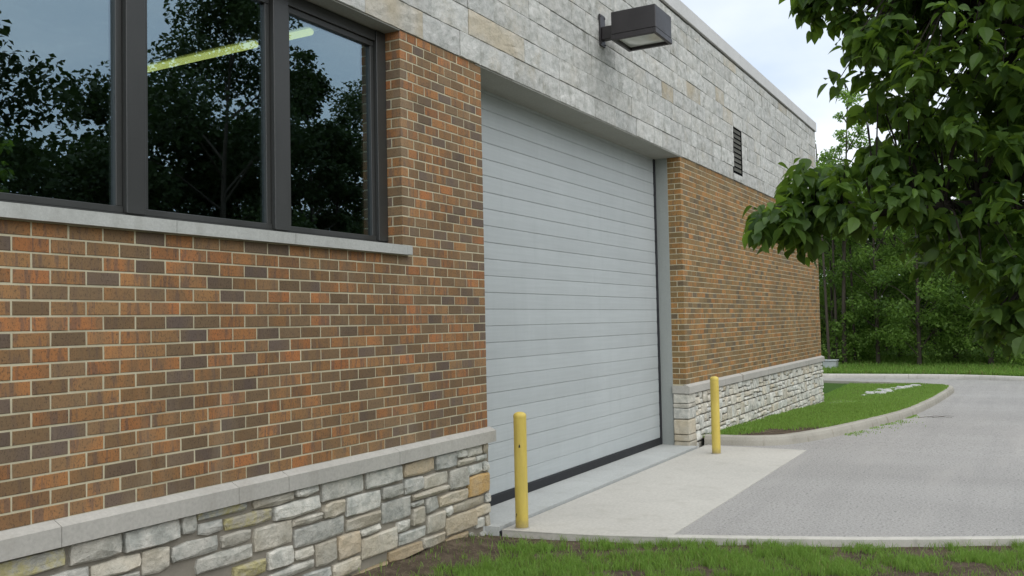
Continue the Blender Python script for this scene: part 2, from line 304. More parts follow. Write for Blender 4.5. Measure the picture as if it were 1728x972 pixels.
def rubble(w,h,dep,r):
    """one hewn stone centred on 0, back at y=0, face towards -y"""
    k=min(.012,.2*min(w,h)); P=[]
    for t,nn in(((-1,-1),0),((0,-1),0),((1,-1),0),((1,0),0),((1,1),0),((0,1),0),((-1,1),0),((-1,0),0)):
        cx=.5*w*t[0]; cz=.5*h*t[1]
        if t[0] and t[1]: cx-=t[0]*k*r.uniform(.2,1.0); cz-=t[1]*k*r.uniform(.2,1.0)
        elif t[0]: cx+=r.uniform(-.5,.25)*k; cz=h*r.uniform(-.15,.15)
        else: cz+=r.uniform(-.6,.3)*k; cx=w*r.uniform(-.2,.2)
        P.append((cx,cz))
    n=8; tilt=r.uniform(-.012,.012); ti2=r.uniform(-.006,.010)
    V=[(x,0,z) for x,z in P]; d=lambda x,z:-dep+tilt*x/w*1.5+ti2*z/h*1.5
    V+=[(x,d(x,z)*.68,z) for x,z in P]
    V+=[(x*(1-2*k/w*r.uniform(.6,1.5)),d(x,z)+r.uniform(-.004,.004),z*(1-2*k/h*r.uniform(.6,1.5))) for x,z in P]
    V.append((w*r.uniform(-.15,.15),-dep+r.uniform(-.009,.003),h*r.uniform(-.15,.15)))
    F=[]
    for i in range(n):
        j=(i+1)%n; F+=[(i,j,8+j,8+i),(8+i,8+j,16+j,16+i),(16+i,16+j,24)]
    return V,orient(V,F)
def tube(path,rad,n=6,cap=True):
    V=[];F=[]; pp=[Vector(p) for p in path]
    for i,p in enumerate(pp):
        d=(pp[min(i+1,len(pp)-1)]-pp[max(i-1,0)]).normalized(); a=d.cross(Vector((.31,.17,1)) if abs(d.z)<.9 else Vector((1,.1,0))).normalized(); b=d.cross(a)
        for k in range(n):
            t=2*math.pi*k/n; V.append(tuple(p+(a*math.cos(t)+b*math.sin(t))*rad[i]))
    for i in range(len(pp)-1):
        for k in range(n):
            F.append((i*n+k,i*n+(k+1)%n,(i+1)*n+(k+1)%n,(i+1)*n+k))
    if cap: F.append(tuple((len(pp)-1)*n+k for k in range(n)))
    return V,F
def lathe(prof,n=24):
    V=[];F=[]
    for r,z in prof:
        for k in range(n): V.append((r*math.cos(2*math.pi*k/n),r*math.sin(2*math.pi*k/n),z))
    for i in range(len(prof)-1):
        for k in range(n): F.append((i*n+k,i*n+(k+1)%n,(i+1)*n+(k+1)%n,(i+1)*n+k))
    return V,F
def smooth_path(P,k=6):
    out=[]; P=[np.array(p,float) for p in P]
    for i in range(len(P)-1):
        p0=P[max(i-1,0)];p1=P[i];p2=P[i+1];p3=P[min(i+2,len(P)-1)]
        for s in range(k):
            t=s/k; out.append(.5*((2*p1)+(-p0+p2)*t+(2*p0-5*p1+4*p2-p3)*t*t+(-p0+3*p1-3*p2+p3)*t**3))
    out.append(P[-1]); return np.array(out)
def gz(x):
    t=min(1,max(0,(x-9.5)/15)); return -.27*t*t*(3-2*t)
gzv=np.vectorize(gz)

# ------------------------------------------------------------------ the building
L=.2032; C=.07938; ZB=.90; T=ZB+42*C      # brick module, course, underside and top of the brickwork
XW=15.33*L; XP=21.5*L; XR=48.95*L; XE=98.2*L; XL=-3.4
bld=thing('garage_building','long brick, grey stone and rubble-base building with a big roll-up door','building')
def shell(name,boxes,mat,parent=bld,**k):
    m=MB()
    for b in boxes: m.add(*box(*b))
    return ob(name,m.mesh(name,mat),parent,**k)
# brick wall: mortar bed + bricks
brick_wall=shell('brick_wall',[(XL,XP-.001,.0035,.16,ZB-.02,ZB+20*C-.004),(XW+.004,XP-.001,.0032,.30,ZB+19.9*C,T-.002),(XP-.09,XP-.0015,.301,.42,.0,T-.002)],M['mortar'])
brick_wall2=shell('brick_wall',[(XR+.003,XE-.003,.0032,.30,ZB-.02,T-.002)],M['mortar'])
bricks=[]   # (x0,x1,y0,y1,z0,z1,corner)
def course(a,b,row,z0,corner_a=None,corner_b=None):
    """running bond between a and b (in modules); joints on whole or half modules"""
    o=0.0 if row%2==0 else .5; cuts=[a]
    if corner_a is not None:
        cuts.append(a+(.87 if row%2==0 else .47)); 
        if row%2: cuts.append(a+1.17)
        else: cuts.append(a+1.67)
        o2=cuts[-1]; k=math.ceil(o2-o+.45)+o
    else: k=math.floor(a-o)+1+o
    while k<b-.2: cuts.append(k); k+=1
    cuts.append(b); return cuts
J=.0054
def lay(cuts,row,ra=0,rb=0):
    z0=ZB+row*C+J; z1=ZB+(row+1)*C-J*.9
    for i in range(len(cuts)-1):
        x0=cuts[i]*L+(J if not(i==0) else 0); x1=cuts[i+1]*L-(J if i<len(cuts)-2 else 0)
        if x1-x0<.02: continue
        dx=random.uniform(-.0012,.0012); dz=random.uniform(-.0009,.0009)
        cor=(i==0 and ra) or (i==len(cuts)-2 and rb)
        bricks.append((x0+(0 if cor else dx),x1+dx,0,.092 if cor else .03,z0+dz,z1+dz,cor))
for row in range(42):
    if row<20: lay(course(XL/L,21.5,row,0),row,0,1)
    else:
        c=course(XW/L,21.5,row,0,1); lay(c,row,1,1)
    # right-hand wall
    c=[XR/L]; k=XR/L+(1 if row%2==0 else .5)
    while k<XE/L-.2: c.append(k); k+=1
    c.append(XE/L); lay(c,row,1,0)
    # returns into the window and door reveals
    z0=ZB+row*C+J; z1=ZB+(row+1)*C-J*.9
    for X,depth,on in((XW,.165,row>=20),(XR,.20,True)):
        if not on: continue
        if row%2==0: bricks.append((X+.0003,X+.09,.1025,depth,z0,z1,2))
# even rows: stretcher end shows .092 on the return; odd rows: header brick runs the full return
bricks=[(b[0],b[1],b[2],(.165 if abs(b[0]-XW)<.002 else .20),b[4],b[5],b[6]) if (b[6]==1 and (abs(b[0]-XW)<.003 or abs(b[0]-XR)<.003) and (b[1]-b[0])<.13) else b for b in bricks]
def bcolor(): 
    u=random.random(); t=random.uniform(0,.17) if u<.15 else (random.uniform(.22,.5) if u<.43 else random.uniform(.55,1))
    return (t,random.random(),random.random())
def size_of(b):
    p=project(((b[0]+b[1])/2,b[2],(b[4]+b[5])/2))
    if p is None or not(-40<p[0]<1768 and -30<p[1]<1000): return 0
    q=project((b[0],b[2],(b[4]+b[5])/2)); r=project((b[1],b[2],(b[4]+b[5])/2))
    if not q or not r: return 0
    return abs(r[0]-q[0])*p[2]*(b[5]-b[4])
order=sorted(range(len(bricks)),key=lambda i:-size_of(bricks[i])); single=set(order[:300]); rest=MB(); rest2=MB(); cache={}
for i,b in enumerate(bricks):
    c=bcolor(); w,d,h=b[1]-b[0],b[3]-b[2],b[5]-b[4]; yj=random.uniform(-.0018,.0012) if not b[6] else 0
    if i in single:
        key=(round(w,3),round(d,3),bool(b[6]),0 if b[6] else random.randrange(5))
        if key not in cache:
            V,F=(cbox(-w/2,w/2,0,d,-h/2,h/2,.0028) if b[6] else tile(-w/2,w/2,0,d,-h/2,h/2,random.uniform(.002,.0036),.0011)); cache[key]=mk('brick',V,F,M['brick'])
        ob('brick',cache[key],brick_wall,((b[0]+b[1])/2,b[2]+yj,(b[4]+b[5])/2),c,rot=(0,random.uniform(-.003,.003),random.uniform(-.003,.003)))
    else:
        V,F=(cbox(b[0],b[1],b[2],b[3],b[4],b[5],.0028) if b[6] else tile(b[0],b[1],b[2]+yj,b[3],b[4],b[5],.0026,.001)); (rest2 if b[0]>XR-.01 else rest).add(V,F,(c[0]*.9,c[1],c[2]) if b[0]>XR-.01 else c)
ob('brickwork',rest.mesh('brickwork',M['brick']),brick_wall,kind='stuff')
ob('brickwork',rest2.mesh('brickwork',M['gbrick']),brick_wall2,kind='stuff')

# rubble stone base
base=shell('stone_base',[(XL,XP+.004,.002,.30,-.4,ZB-.13)],M['bmortar'])
base2=shell('stone_base',[(XR+.02,XE+.012,.002,.30,-.7,ZB-.13)],M['bmortar2'])
ST=[(3.829,3.968,0.688,0.771,''),(3.981,4.241,0.678,0.77,''),(4.252,4.33,0.683,0.77,'t'),(3.826,4.138,0.619,0.676,''),(4.147,4.328,0.617,0.67,''),(4.003,4.241,0.515,0.605,''),(4.252,4.331,0.515,0.605,''),(3.993,4.344,0.325,0.505,'o'),(3.701,3.985,0.435,0.612,''),(3.5,3.812,0.632,0.768,''),(3.057,3.48,0.647,0.761,'y3'),(2.592,3.03,0.63,0.765,''),(2.1,2.56,0.628,0.768,''),(1.841,2.075,0.709,0.77,''),(1.459,1.82,0.698,0.77,''),(3.326,3.685,0.507,0.62,''),(3.054,3.31,0.515,0.635,''),(2.778,3.04,0.52,0.62,''),(3.168,3.685,0.445,0.5,''),(3.158,3.333,0.395,0.437,''),(3.348,3.53,0.313,0.436,''),(3.541,3.975,0.325,0.424,'t'),(3.752,4.265,0.236,0.315,''),(4.279,4.362,0.23,0.315,''),(4.114,4.365,0.13,0.222,'t'),(3.632,3.738,0.234,0.315,''),(3.634,4.1,0.065,0.222,'t'),(4.112,4.265,0.03,0.12,''),(4.277,4.37,0.005,0.12,'t'),(3.365,3.62,0.14,0.3,'t'),(3.157,3.336,0.25,0.385,''),(2.78,3.142,0.335,0.506,''),(2.365,2.767,0.472,0.616,''),(2.115,2.35,0.51,0.618,''),(1.641,2.085,0.589,0.69,''),(1.225,1.62,0.606,0.69,'y'),(1.811,2.1,0.515,0.575,''),(1.829,2.343,0.37,0.505,''),(2.36,2.765,0.365,0.46,'t'),(2.519,2.765,0.305,0.356,''),(2.96,3.14,0.24,0.324,''),(2.983,3.35,0.135,0.225,''),(2.525,2.965,0.13,0.295,''),(2.268,2.51,0.19,0.362,'o2'),(2.037,2.255,0.195,0.36,''),(1.466,1.815,0.424,0.58,''),(1.584,1.822,0.28,0.412,''),(1.836,2.02,0.285,0.36,''),(1.594,2.025,0.205,0.267,''),(1.196,1.45,0.512,0.592,''),(1.01,1.455,0.4,0.5,''),(1.29,1.57,0.285,0.385,'y2'),(3.292,3.62,0.03,0.125,'t'),(2.85,3.28,0.03,0.12,'b'),(2.206,2.51,0.07,0.178,'t'),(1.912,2.19,0.1,0.182,''),(-0.236,0.17,0.655,0.755,'y'),(0.192,0.499,0.645,0.77,''),(0.513,0.89,0.64,0.765,''),(0.905,1.012,0.655,0.768,''),(1.024,1.408,0.712,0.768,'y'),(1.023,1.21,0.625,0.7,''),(0.829,1.18,0.512,0.612,''),(0.316,0.622,0.545,0.63,''),(0.635,0.815,0.49,0.628,''),(0.048,0.304,0.56,0.638,''),(0.315,0.622,0.44,0.532,''),(3.62,3.98,-.06,.052,'b'),(2.86,3.29,-.1,.018,'b'),(2.30,2.84,-.1,.058,'b'),(1.72,2.29,-.1,.088,'t'),(3.31,3.61,-.12,.018,'b')]
SR=random.Random(21)
def fill(rects,x0,x1,z0f,z1,sizes,tries,gap):
    xs=np.array([[r[0],r[1],r[2],r[3]] for r in rects]) if rects else np.zeros((0,4)); 
    for (wa,wb,ha,hb),n in zip(sizes,tries):
        for _ in range(n):
            w=SR.uniform(wa,wb); h=SR.uniform(ha,hb); x=SR.uniform(x0,x1-w); z=SR.uniform(z0f(x),z1-h)
            if len(xs) and np.any((xs[:,0]<x+w+gap)&(xs[:,1]>x-gap)&(xs[:,2]<z+h+gap)&(xs[:,3]>z-gap)): continue
            # slide down then left until it rests against a neighbour
            for _s in range(30):
                if z-.008>z0f(x) and not np.any((xs[:,0]<x+w+gap)&(xs[:,1]>x-gap)&(xs[:,2]<z-.008+h+gap)&(xs[:,3]>z-.008-gap)): z-=.008
                else: break
            for _s in range(30):
                if x-.008>x0 and not np.any((xs[:,0]<x-.008+w+gap)&(xs[:,1]>x-.008-gap)&(xs[:,2]<z+h+gap)&(xs[:,3]>z-gap)): x-=.008
                else: break
            rects.append((x,x+w,z,z+h,SR.choice(['']*5+['t','t','y2']))); xs=np.vstack([xs,[x,x+w,z,z+h]])
    return rects
SZ=[(.2,.42,.09,.16),(.12,.3,.06,.12),(.07,.18,.05,.09),(.04,.1,.03,.055)]
ST=fill(ST,XL,4.36,lambda x:-.3,.768,SZ,(700,900,900,1200),.013)
# right base: courses of random ashlar
RT=[]; x=XR+.30
def ashlar(x0,x1,zt,zb):
    z=zt
    while z>zb:
        h=SR.choice((.13,.16,.19,.22)); x=x0-SR.uniform(0,.05)
        while x<x1:
            w=SR.uniform(.12,.34); u=SR.random(); a,b=x+.006,min(x+w,x1)-.006; 
            if b-a>.04:
                if u<.38: RT.append((max(a,x0),b,z-h+.006,z-.006,SR.choice(['']*6+['t'])))
                else:
                    s=SR.uniform(.36,.64)*h
                    for (za,zc) in((z-h+.006,z-s-.006),(z-s+.006,z-.006)):
                        if SR.random()<.4 and b-a>.16:
                            m=a+(b-a)*SR.uniform(.35,.65); RT.append((max(a,x0),m-.006,za,zc,'')); RT.append((m+.006,b,za,zc,SR.choice(['']*6+['t'])))
                        else: RT.append((max(a,x0),b,za,zc,SR.choice(['']*9+['t'])))
            x+=w
        z-=h
ashlar(XR+.33,XE,.765,-.35)
# quoins at the corner of the right-hand base (z0,z1,length along the wall,kind)
QU=[(.632,.762,.30,''),(.566,.622,.32,''),(.404,.556,.31,''),(.186,.392,.27,'t'),(.085,.176,.30,'t'),(-.02,.075,.30,'t')]
QX=[(.31,.56,.19,.40,'o')]
def tone(f):
    b=SR.uniform(.4,1.05); t=SR.uniform(0,.25) if SR.random()<.72 else SR.uniform(.35,.65); y=0
    if f=='t': t=SR.uniform(.5,.9)
    if f=='b': t=.9;b=.25;y=.7
    if f=='o': y=.95;t=.6;b=.75
    if f=='o2': y=.66;t=.6
    if f=='y': y=.38;b=.7
    if f=='y2': y=.30;t=.5
    if f=='y3': y=.7;t=.5
    return (t,b,y)
allst=[(s,1) for s in ST]+[(s,2) for s in RT]
def ssize(s):
    p=project(((s[0]+s[1])/2,-.03,(s[2]+s[3])/2))
    if p is None or not(-30<p[0]<1750 and -30<p[1]<1000): return 0
    a=project((s[0],-.03,s[2]));b=project((s[1],-.03,s[2])); return abs(a[0]-b[0])*p[2]*(s[3]-s[2]) if a and b else 0
allst.sort(key=lambda s:-ssize(s[0])); rest=MB(); rest2=MB()
for i,(s,wh) in enumerate(allst):
    w,h=s[1]-s[0],s[3]-s[2]; V,F=rubble(w,h,SR.uniform(.024,.044) if wh==1 else SR.uniform(.02,.045),SR); c=tone(s[4]); lc=((s[0]+s[1])/2,.004,(s[2]+s[3])/2)
    if wh==2: c=(c[0]*.8,min(1.3,c[1]+.5),c[2])
    if i<285: ob('stone',mk('stone',V,F,M['rubble']),(base if wh==1 else base2),lc,c)
    else: (rest if wh==1 else rest2).add(V,F,c,lc)
for z0,z1,ln,f in QU:
    V,F=cbox(XR-.030-SR.uniform(0,.008),XR+ln,-.034-SR.uniform(0,.01),.195,z0,z1,.011); V=[(v[0]+SR.uniform(-.004,.004),v[1]+SR.uniform(-.004,.004),v[2]+SR.uniform(-.003,.003)) for v in V]
    ob('stone',mk('stone',V,F,M['rubble']),base2,(0,0,0),tone(f))
for q,p in((rest,base),(rest2,base2)):
    if q.V: ob('rubble_fill',q.mesh('rubble_fill',M['rubble']),p,kind='stuff')

# weathered ledge over the rubble base (sloping top), in lengths
def ledge_piece(x0,x1,ret=None):
    y0,y1=-.062,.004; V=[(x0,y0,.772),(x0,y0,.872),(x0,y1,.903),(x0,.02,.903),(x0,.02,.772)]; V+=[(x1,)+v[1:] for v in V]
    F=[(0,1,2,3,4),(5,6,7,8,9)]+[(i,(i+1)%5,5+(i+1)%5,5+i) for i in range(5)]; return V,orient(V,F)
ledge=shell('ledge',[(XL,XP,.012,.05,.79,.89),(XR,XE,.012,.05,.79,.89)],M['bmortar'])
for a,b in((XL,-1.05),(-1.05,.12),(.12,1.30),(1.30,1.735),(1.735,2.95),(2.95,4.418),(XR-.045,11.35),(11.35,12.72),(12.78,14.2),(14.2,15.6),(15.6,17.0),(17.0,18.5),(18.5,XE+.055)):
    ob('ledge_stone',mk('ledge_stone',*ledge_piece(a+.002,b-.002),M['ledge']),ledge)
V,F=cbox(XR-.043,XR+.02,.02,.20,.772,.885,.004); ob('ledge_stone',mk('ledge_stone',V,F,M['ledge']),ledge)
V,F=cbox(XP-.05,XP+.028,.021,.40,.772,.885,.004); ob('ledge_stone',mk('ledge_stone',V,F,M['ledge']),ledge)

# dressed stone cladding above
clad=shell('stone_cladding',[(XL,XE,.0,.30,T+.004,6.31)],M['cmortar'])
rows=[(T-.002,4.466),(4.466,4.708),(4.708,4.947),(4.947,5.180),(5.180,5.426),(5.426,5.67),(5.67,5.91),(5.91,6.15),(6.15,6.312)]
KN={0:[2.66,3.43,4.0,4.35,4.98,5.6,6.0,6.92],1:[3.10,3.56,4.15,5.2,5.99,6.72,7.55],2:[3.35,4.14,4.6,5.51,6.36,6.85,7.25,8.1,8.65],3:[3.9,4.55,5.32,5.8,6.78,7.55,7.95,8.6]}
CR=random.Random(5); slabs=[]
V0=(12.745,13.305,4.365,5.18)       # wall vent opening
for k,(z0,z1) in enumerate(rows):
    kn=KN.get(k,[]); xs=[XL]; x=XL+CR.uniform(.2,.6); lim=kn[0]-.3 if kn else XE
    while x<lim: xs.append(x); x+=CR.choice((.38,.5,.6,.7,.82))+CR.uniform(-.05,.05)
    xs+=kn; x=xs[-1]+CR.uniform(.4,.7)
    while x<XE-.25: xs.append(x); x+=CR.choice((.32,.45,.6,.7,.82))+CR.uniform(-.05,.05)
    xs.append(XE+.012)
    for a,b in zip(xs,xs[1:]):
        for (p,q) in ([(a,b)] if (b<V0[0] or a>V0[1] or z1<V0[2]+.02 or z0>V0[3]-.02) else [(a,V0[0]),(V0[1],b)]):
            if q-p>.06: slabs.append((p,q,z0,z1,k))
slabs.append((V0[0]-.002,V0[1]+.002,T+.002,V0[2],1))
def sl_size(s):
    p=project(((s[0]+s[1])/2,0,(s[2]+s[3])/2))
    if p is None or not(-150<p[0]<1800 and -80<p[1]<1000): return 0
    return p[2]*p[2]*(s[1]-s[0])
slabs.sort(key=lambda s:-sl_size(s)); rest=MB()
for i,s in enumerate(slabs):
    if i>280 : 
        V,F=tile(s[0]+.003,s[1]-.003,-.02,.01,s[2]+.003,s[3]-.003,.005); rest.add(V,F,(0,.5,CR.random())); continue
    yf=-.018+CR.uniform(-.006,.005); V,F=tile(s[0]+.0035,s[1]-.003,yf,.02,s[2]+.0035+(0 if s[4]==0 else CR.uniform(0,.002)),s[3]-.003,CR.uniform(.003,.006),.0018,CR)
    if s[4]==0: V=[(v[0],v[1],max(v[2],T+.001)) for v in V]
    t=CR.uniform(.6,.95) if CR.random()<.035 else CR.uniform(0,.14)
    if s[4]==1 and abs(s[0]-4.15)<.01: t=.85
    cx,cz=(s[0]+s[1])/2,(s[2]+s[3])/2; ob('cladding_stone',mk('cladding_stone',*splitface(s[1]-s[0]-.006,s[3]-s[2]-.006,yf,.02,CR.uniform(.003,.006),CR,*((7,4) if i<110 else (5,3))),M['slab']),clad,(cx,0,cz),(t,CR.random(),CR.random()))
if rest.V: ob('cladding_fill',rest.mesh('cladding_fill',M['slab']),clad,kind='stuff')
# coping
cop=shell('coping',[(XL,XE+.02,-.012,.30,6.318,6.34)],M['cmortar'])
x=XL
while x<XE:
    e=min(x+3.05,XE+.06); V,F=cbox(x+.002,e-.002,-.05,.36,6.336,6.555,.006); ob('coping_length',mk('coping_length',V,F,M['coping']),cop); x=e
# soffits, jamb, roof, back and inside
shell('door_soffit',[(XP-.1,XR+.1,-.004,.45,T-.012,T-.001)],M['soffit'])
shell('window_soffit',[(XL,XW,-.004,.30,T-.010,T-.001)],M['soffit'])
shell('door_jamb',[(XR-.006,XR+.10,.203,.46,-.02,T-.013)],M['jamb'])
shell('door_jamb',[(XP-.085,XP+.002,.4205,.46,-.02,T-.013)],M['jamb'])
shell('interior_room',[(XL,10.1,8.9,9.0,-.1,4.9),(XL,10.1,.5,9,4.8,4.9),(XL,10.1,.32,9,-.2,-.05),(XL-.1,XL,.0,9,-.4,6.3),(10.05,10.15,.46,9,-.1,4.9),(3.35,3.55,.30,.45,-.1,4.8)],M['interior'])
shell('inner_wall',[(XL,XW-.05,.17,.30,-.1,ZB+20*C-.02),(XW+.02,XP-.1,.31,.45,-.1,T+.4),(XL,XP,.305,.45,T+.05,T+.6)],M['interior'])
shell('roof',[(XL,XE,.31,12,6.2,6.3)],M['roof'])
shell('rear_wall',[(XL,XE,11.9,12.1,-.6,6.3),(XE-.2,XE-.003,.305,11.9,-.7,6.2)],M['roof'])

# window: frame, posts, rails, panes, sill
zs=ZB+20*C; HT=T-.011
win=shell('window',[(XL,XW-.002,.155,.24,zs-.02,zs+.035)],M['frame'])
posts=[(.66,.79,.135),(1.842,1.99,.135),(2.995,XW-.003,.14),(-.50,-.37,.135),(-1.66,-1.53,.135),(-2.82,-2.69,.135)]
for a,b,y in posts:
    V,F=cbox(a,b,y,.25,zs+.036,HT-.002,.003); ob('mullion',mk('mullion',V,F,M['frame']),win)
V,F=cbox(XL,XW-.004,.14,.25,HT-.075,HT-.003,.003)
m=MB(); sp=sorted(posts)
edges=[(XL,sp[0][0])]+[(sp[i][1],sp[i+1][0]) for i in range(len(sp)-1)]
for a,b in edges:
    V,F=cbox(a+.002,b-.002,.15,.245,HT-.09,HT-.003,.003); ob('head_rail',mk('head_rail',V,F,M['frame']),win)
    m=MB(); 
    for q in((a+.002,a+.042,.168,.24,zs+.075,HT-.135),(b-.044,b-.002,.172,.24,zs+.075,HT-.135),(a+.002,b-.002,.165,.241,zs+.036,zs+.0745),(a+.002,b-.002,.17,.241,HT-.134,HT-.091)): m.add(*cbox(*q,.003))
    ob('sash',m.mesh('sash',M['frame']),win)
    ob('pane',mk('pane',*box(a+.03,b-.03,.196,.204,zs+.06,HT-.11),M['glass']),win)
for a,b in((XL,-1.6),(-1.6,-.35),(-.35,.855),(.855,1.84),(1.84,XW+.07)):
    V=[(a+.0015,-.048,zs-.078),(a+.0015,-.048,zs-.004),(a+.0015,.10,zs+.006),(a+.0015,.15,zs+.006),(a+.0015,.15,zs-.078)]
    if b>3:   # the last length stops with a stool projecting past the brick corner
        V=[(v[0],min(v[1],-.001) if v[1]>.0 and False else v[1],v[2]) for v in V]
        V2=[(XW-.002,)+v[1:] for v in V]; F=[(0,1,2,3,4),(5,6,7,8,9)]+[(i,(i+1)%5,5+(i+1)%5,5+i) for i in range(5)]
        mm=MB().add(V+V2,orient(V+V2,F)); mm.add(*cbox(XW-.0015,b,-.048,.03,zs-.078,zs-.004,.003)); ob('window_sill',mm.mesh('window_sill',M['sill']),win); continue
    V2=[(b-.0015,)+v[1:] for v in V]; F=[(0,1,2,3,4),(5,6,7,8,9)]+[(i,(i+1)%5,5+(i+1)%5,5+i) for i in range(5)]
    ob('window_sill',mk('window_sill',V+V2,orient(V+V2,F),M['sill']),win)

# overhead door
DY=.40
door=shell('overhead_door',[(XP,XR-.006,DY+.02,DY+.06,.02,T)],M['black'])
z=.125; DR=random.Random(3); PH=.1695; k=0
while z<T-.02:
    h=min(PH,T+.02-z); x0,x1=XP-.02,XR-.059; g=.0048 if k%3==0 else .0034
    V=[(x0,DY+.0055,z+g*.2),(x0,DY,z+g+.004),(x0,DY-.0015,z+h*.5),(x0,DY,z+h-g),(x0,DY+.0065,z+h-.0005),(x0,DY+.03,z+h-.0005),(x0,DY+.03,z+g*.2)]
    n=len(V); V=V+[(x1,)+v[1:] for v in V]; F=[tuple(range(n)),tuple(range(n,2*n))]+[(i,(i+1)%n,n+(i+1)%n,n+i) for i in range(n)]
    ob('door_panel',mk('door_panel',V,orient(V,F),M['door']),door,color=(0,DR.random(),0)); z+=h; k+=1
    if h<PH: break
ob('bottom_seal',mk('bottom_seal',*cbox(XP-.02,XR-.0585,DY-.012,DY+.03,.026,.124,.006),M['black']),door)
ob('weather_strip',mk('weather_strip',*cbox(XR-.058,XR-.006,DY-.02,DY+.03,.026,T-.014,.006),M['black']),door)

# ------------------------------------------------------------------ fittings on the wall
lamp=thing('wall_lamp','dark bronze box floodlight on a short arm over the roll-up door','wall lamp',(7.17,0,5.27))
def rel(V,o): return [(v[0]-o[0],v[1]-o[1],v[2]-o[2]) for v in V]
lo=(7.17,0,5.27)
for nm,b,bv in(('mounting_plate',(7.06,7.205,-.045,-.022,5.12,5.50),.004),('arm',(7.085,7.18,-.25,-.044,5.19,5.345),.006),('housing',(6.90,7.44,-.79,-.248,5.165,5.43),.006)):
    V,F=cbox(*b,bv); ob(nm,mk(nm,rel(V,lo),F,M['bronze']),lamp)
for bx,bz in((7.075,5.15),(7.19,5.15),(7.075,5.47),(7.19,5.47)):
    V,F=cbox(bx-.009,bx+.009,-.054,-.0452,bz-.009,bz+.009,.003); ob('bolt',mk('bolt',rel(V,lo),F,M['bronze']),lamp)
m=MB()
for b in((6.895,7.445,-.795,-.755,5.10,5.162),(6.895,7.445,-.285,-.243,5.10,5.162),(6.895,6.94,-.754,-.286,5.10,5.162),(7.40,7.445,-.754,-.286,5.10,5.162)): m.add(*cbox(*b,.004))
df=ob('door_frame',mk('door_frame',rel(m.V,lo),m.F,M['bronze']),lamp)
V=[];F=[]; nx=8
for i in range(nx+1):
    for j in range(nx+1):
        u,v=i/nx*2-1,j/nx*2-1; V.append((7.17+u*.228,-.52+v*.232,5.135-.035*(1-u*u)*(1-v*v)))
for i in range(nx):
    for j in range(nx): a=i*(nx+1)+j; F.append((a,a+1,a+nx+2,a+nx+1))
ob('lens',mk('lens',rel(V,lo),F,M['lens'],smooth=True),lamp)
vent=thing('wall_vent','tall narrow black louvred vent set in the grey stone wall','vent',(13.025,0,4.77)); vo=(13.025,0,4.77)
m=MB()
for b in((V0[0]+.004,V0[1]-.004,.03,.06,V0[2]+.004,V0[3]-.004),(V0[0]+.004,V0[0]+.024,-.012,.03,V0[2]+.004,V0[3]-.004),(V0[1]-.024,V0[1]-.004,-.012,.03,V0[2]+.004,V0[3]-.004),(V0[0]+.025,V0[1]-.025,-.012,.03,V0[2]+.004,V0[2]+.02),(V0[0]+.025,V0[1]-.025,-.012,.03,V0[3]-.02,V0[3]-.004)): m.add(*box(*b))
ob('vent_frame',mk('vent_frame',rel(m.V,vo),m.F,M['louvre']),vent)
for k in range(9):
    zc=V0[2]+.06+k*(V0[3]-V0[2]-.10)/8.4; V=[(V0[0]+.026,-.010,zc-.03),(V0[0]+.026,-.006,zc-.036),(V0[0]+.026,.028,zc+.028),(V0[0]+.026,.022,zc+.034)]; V+=[(V0[1]-.026,)+v[1:] for v in V]
    F=orient(V,[(0,1,2,3),(4,5,6,7)]+[(i,(i+1)%4,4+(i+1)%4,4+i) for i in range(4)]); ob('louvre',mk('louvre',rel(V,vo),F,M['louvre']),vent)
# strip lights hanging inside behind the glass
for y0,y1,lb in((.95,1.36,'short end of a lit strip light seen through the right window pane'),(1.60,3.15,'long lit strip light seen through the middle window pane')):
    t=thing('strip_light',lb,'strip light',(3.16,(y0+y1)/2,4.42),'lit strip lights inside the window'); h=(y1-y0)/2
    ob('housing',mk('housing',*cbox(-.075,.075,-h,h,.006,.075,.004),M['flh']),t)
    ob('tube',mk('tube',*cbox(-.035,.035,-h+.01,h-.01,-.045,.005,.018),M['fl']),t)
    ob('hanger',mk('hanger',*box(-.006,.006,-.006,.006,.081,.385),M['flh']),t)

# ------------------------------------------------------------------ bollards
for x,y,lb,hh in((4.43,-.305,'yellow steel bollard beside the left brick pier, nearest the grass, with a small dark chip',1.035),(9.445,-.571,'yellow steel bollard in front of the right stone corner by the kerb',1.05)):
    t=thing('bollard',lb,'bollard',(x,y,.004),'yellow bollards at the door corners'); r=.0585
    prof=[(r,0),(r,hh-.045)]; V,F=lathe(prof,28); ob('post',mk('post',V,F,M['yellow'],smooth=True),t)
    cap=[(r+.001,hh-.046),(r+.0015,hh-.03),(r*.93,hh-.014),(r*.72,hh-.003),(r*.4,hh+.004),(.001,hh+.006)]; V,F=lathe(cap,28); ob('cap',mk('cap',V,F,M['yellow'],smooth=True),t)
    V,F=lathe([(r+.012,-.003),(r+.010,.006),(r+.0005,.010)],28); ob('base_seal',mk('base_seal',V,F,M['kerb'],smooth=True),t)
    if x<5:
        d=Vector((CAM.x-x,CAM.y-y,0)).normalized(); tn=Vector((-d.y,d.x,0))
        for (u,zz,sz) in((-.010,.74,.014),(-.045,.13,.010),(-.05,.11,.006)):
            p=d*math.sqrt(max(0,(r+.0012)**2-u*u))+tn*u; q=[(-.5,-1),(.5,-1),(.55,.3),(0,1.3),(-.45,.3)]
            ob('paint_chip',mk('paint_chip',[tuple(p+tn*(a*sz)+Vector((0,0,zz+b*sz))) for a,b in q],[(0,1,2,3,4)],M['black']),t)
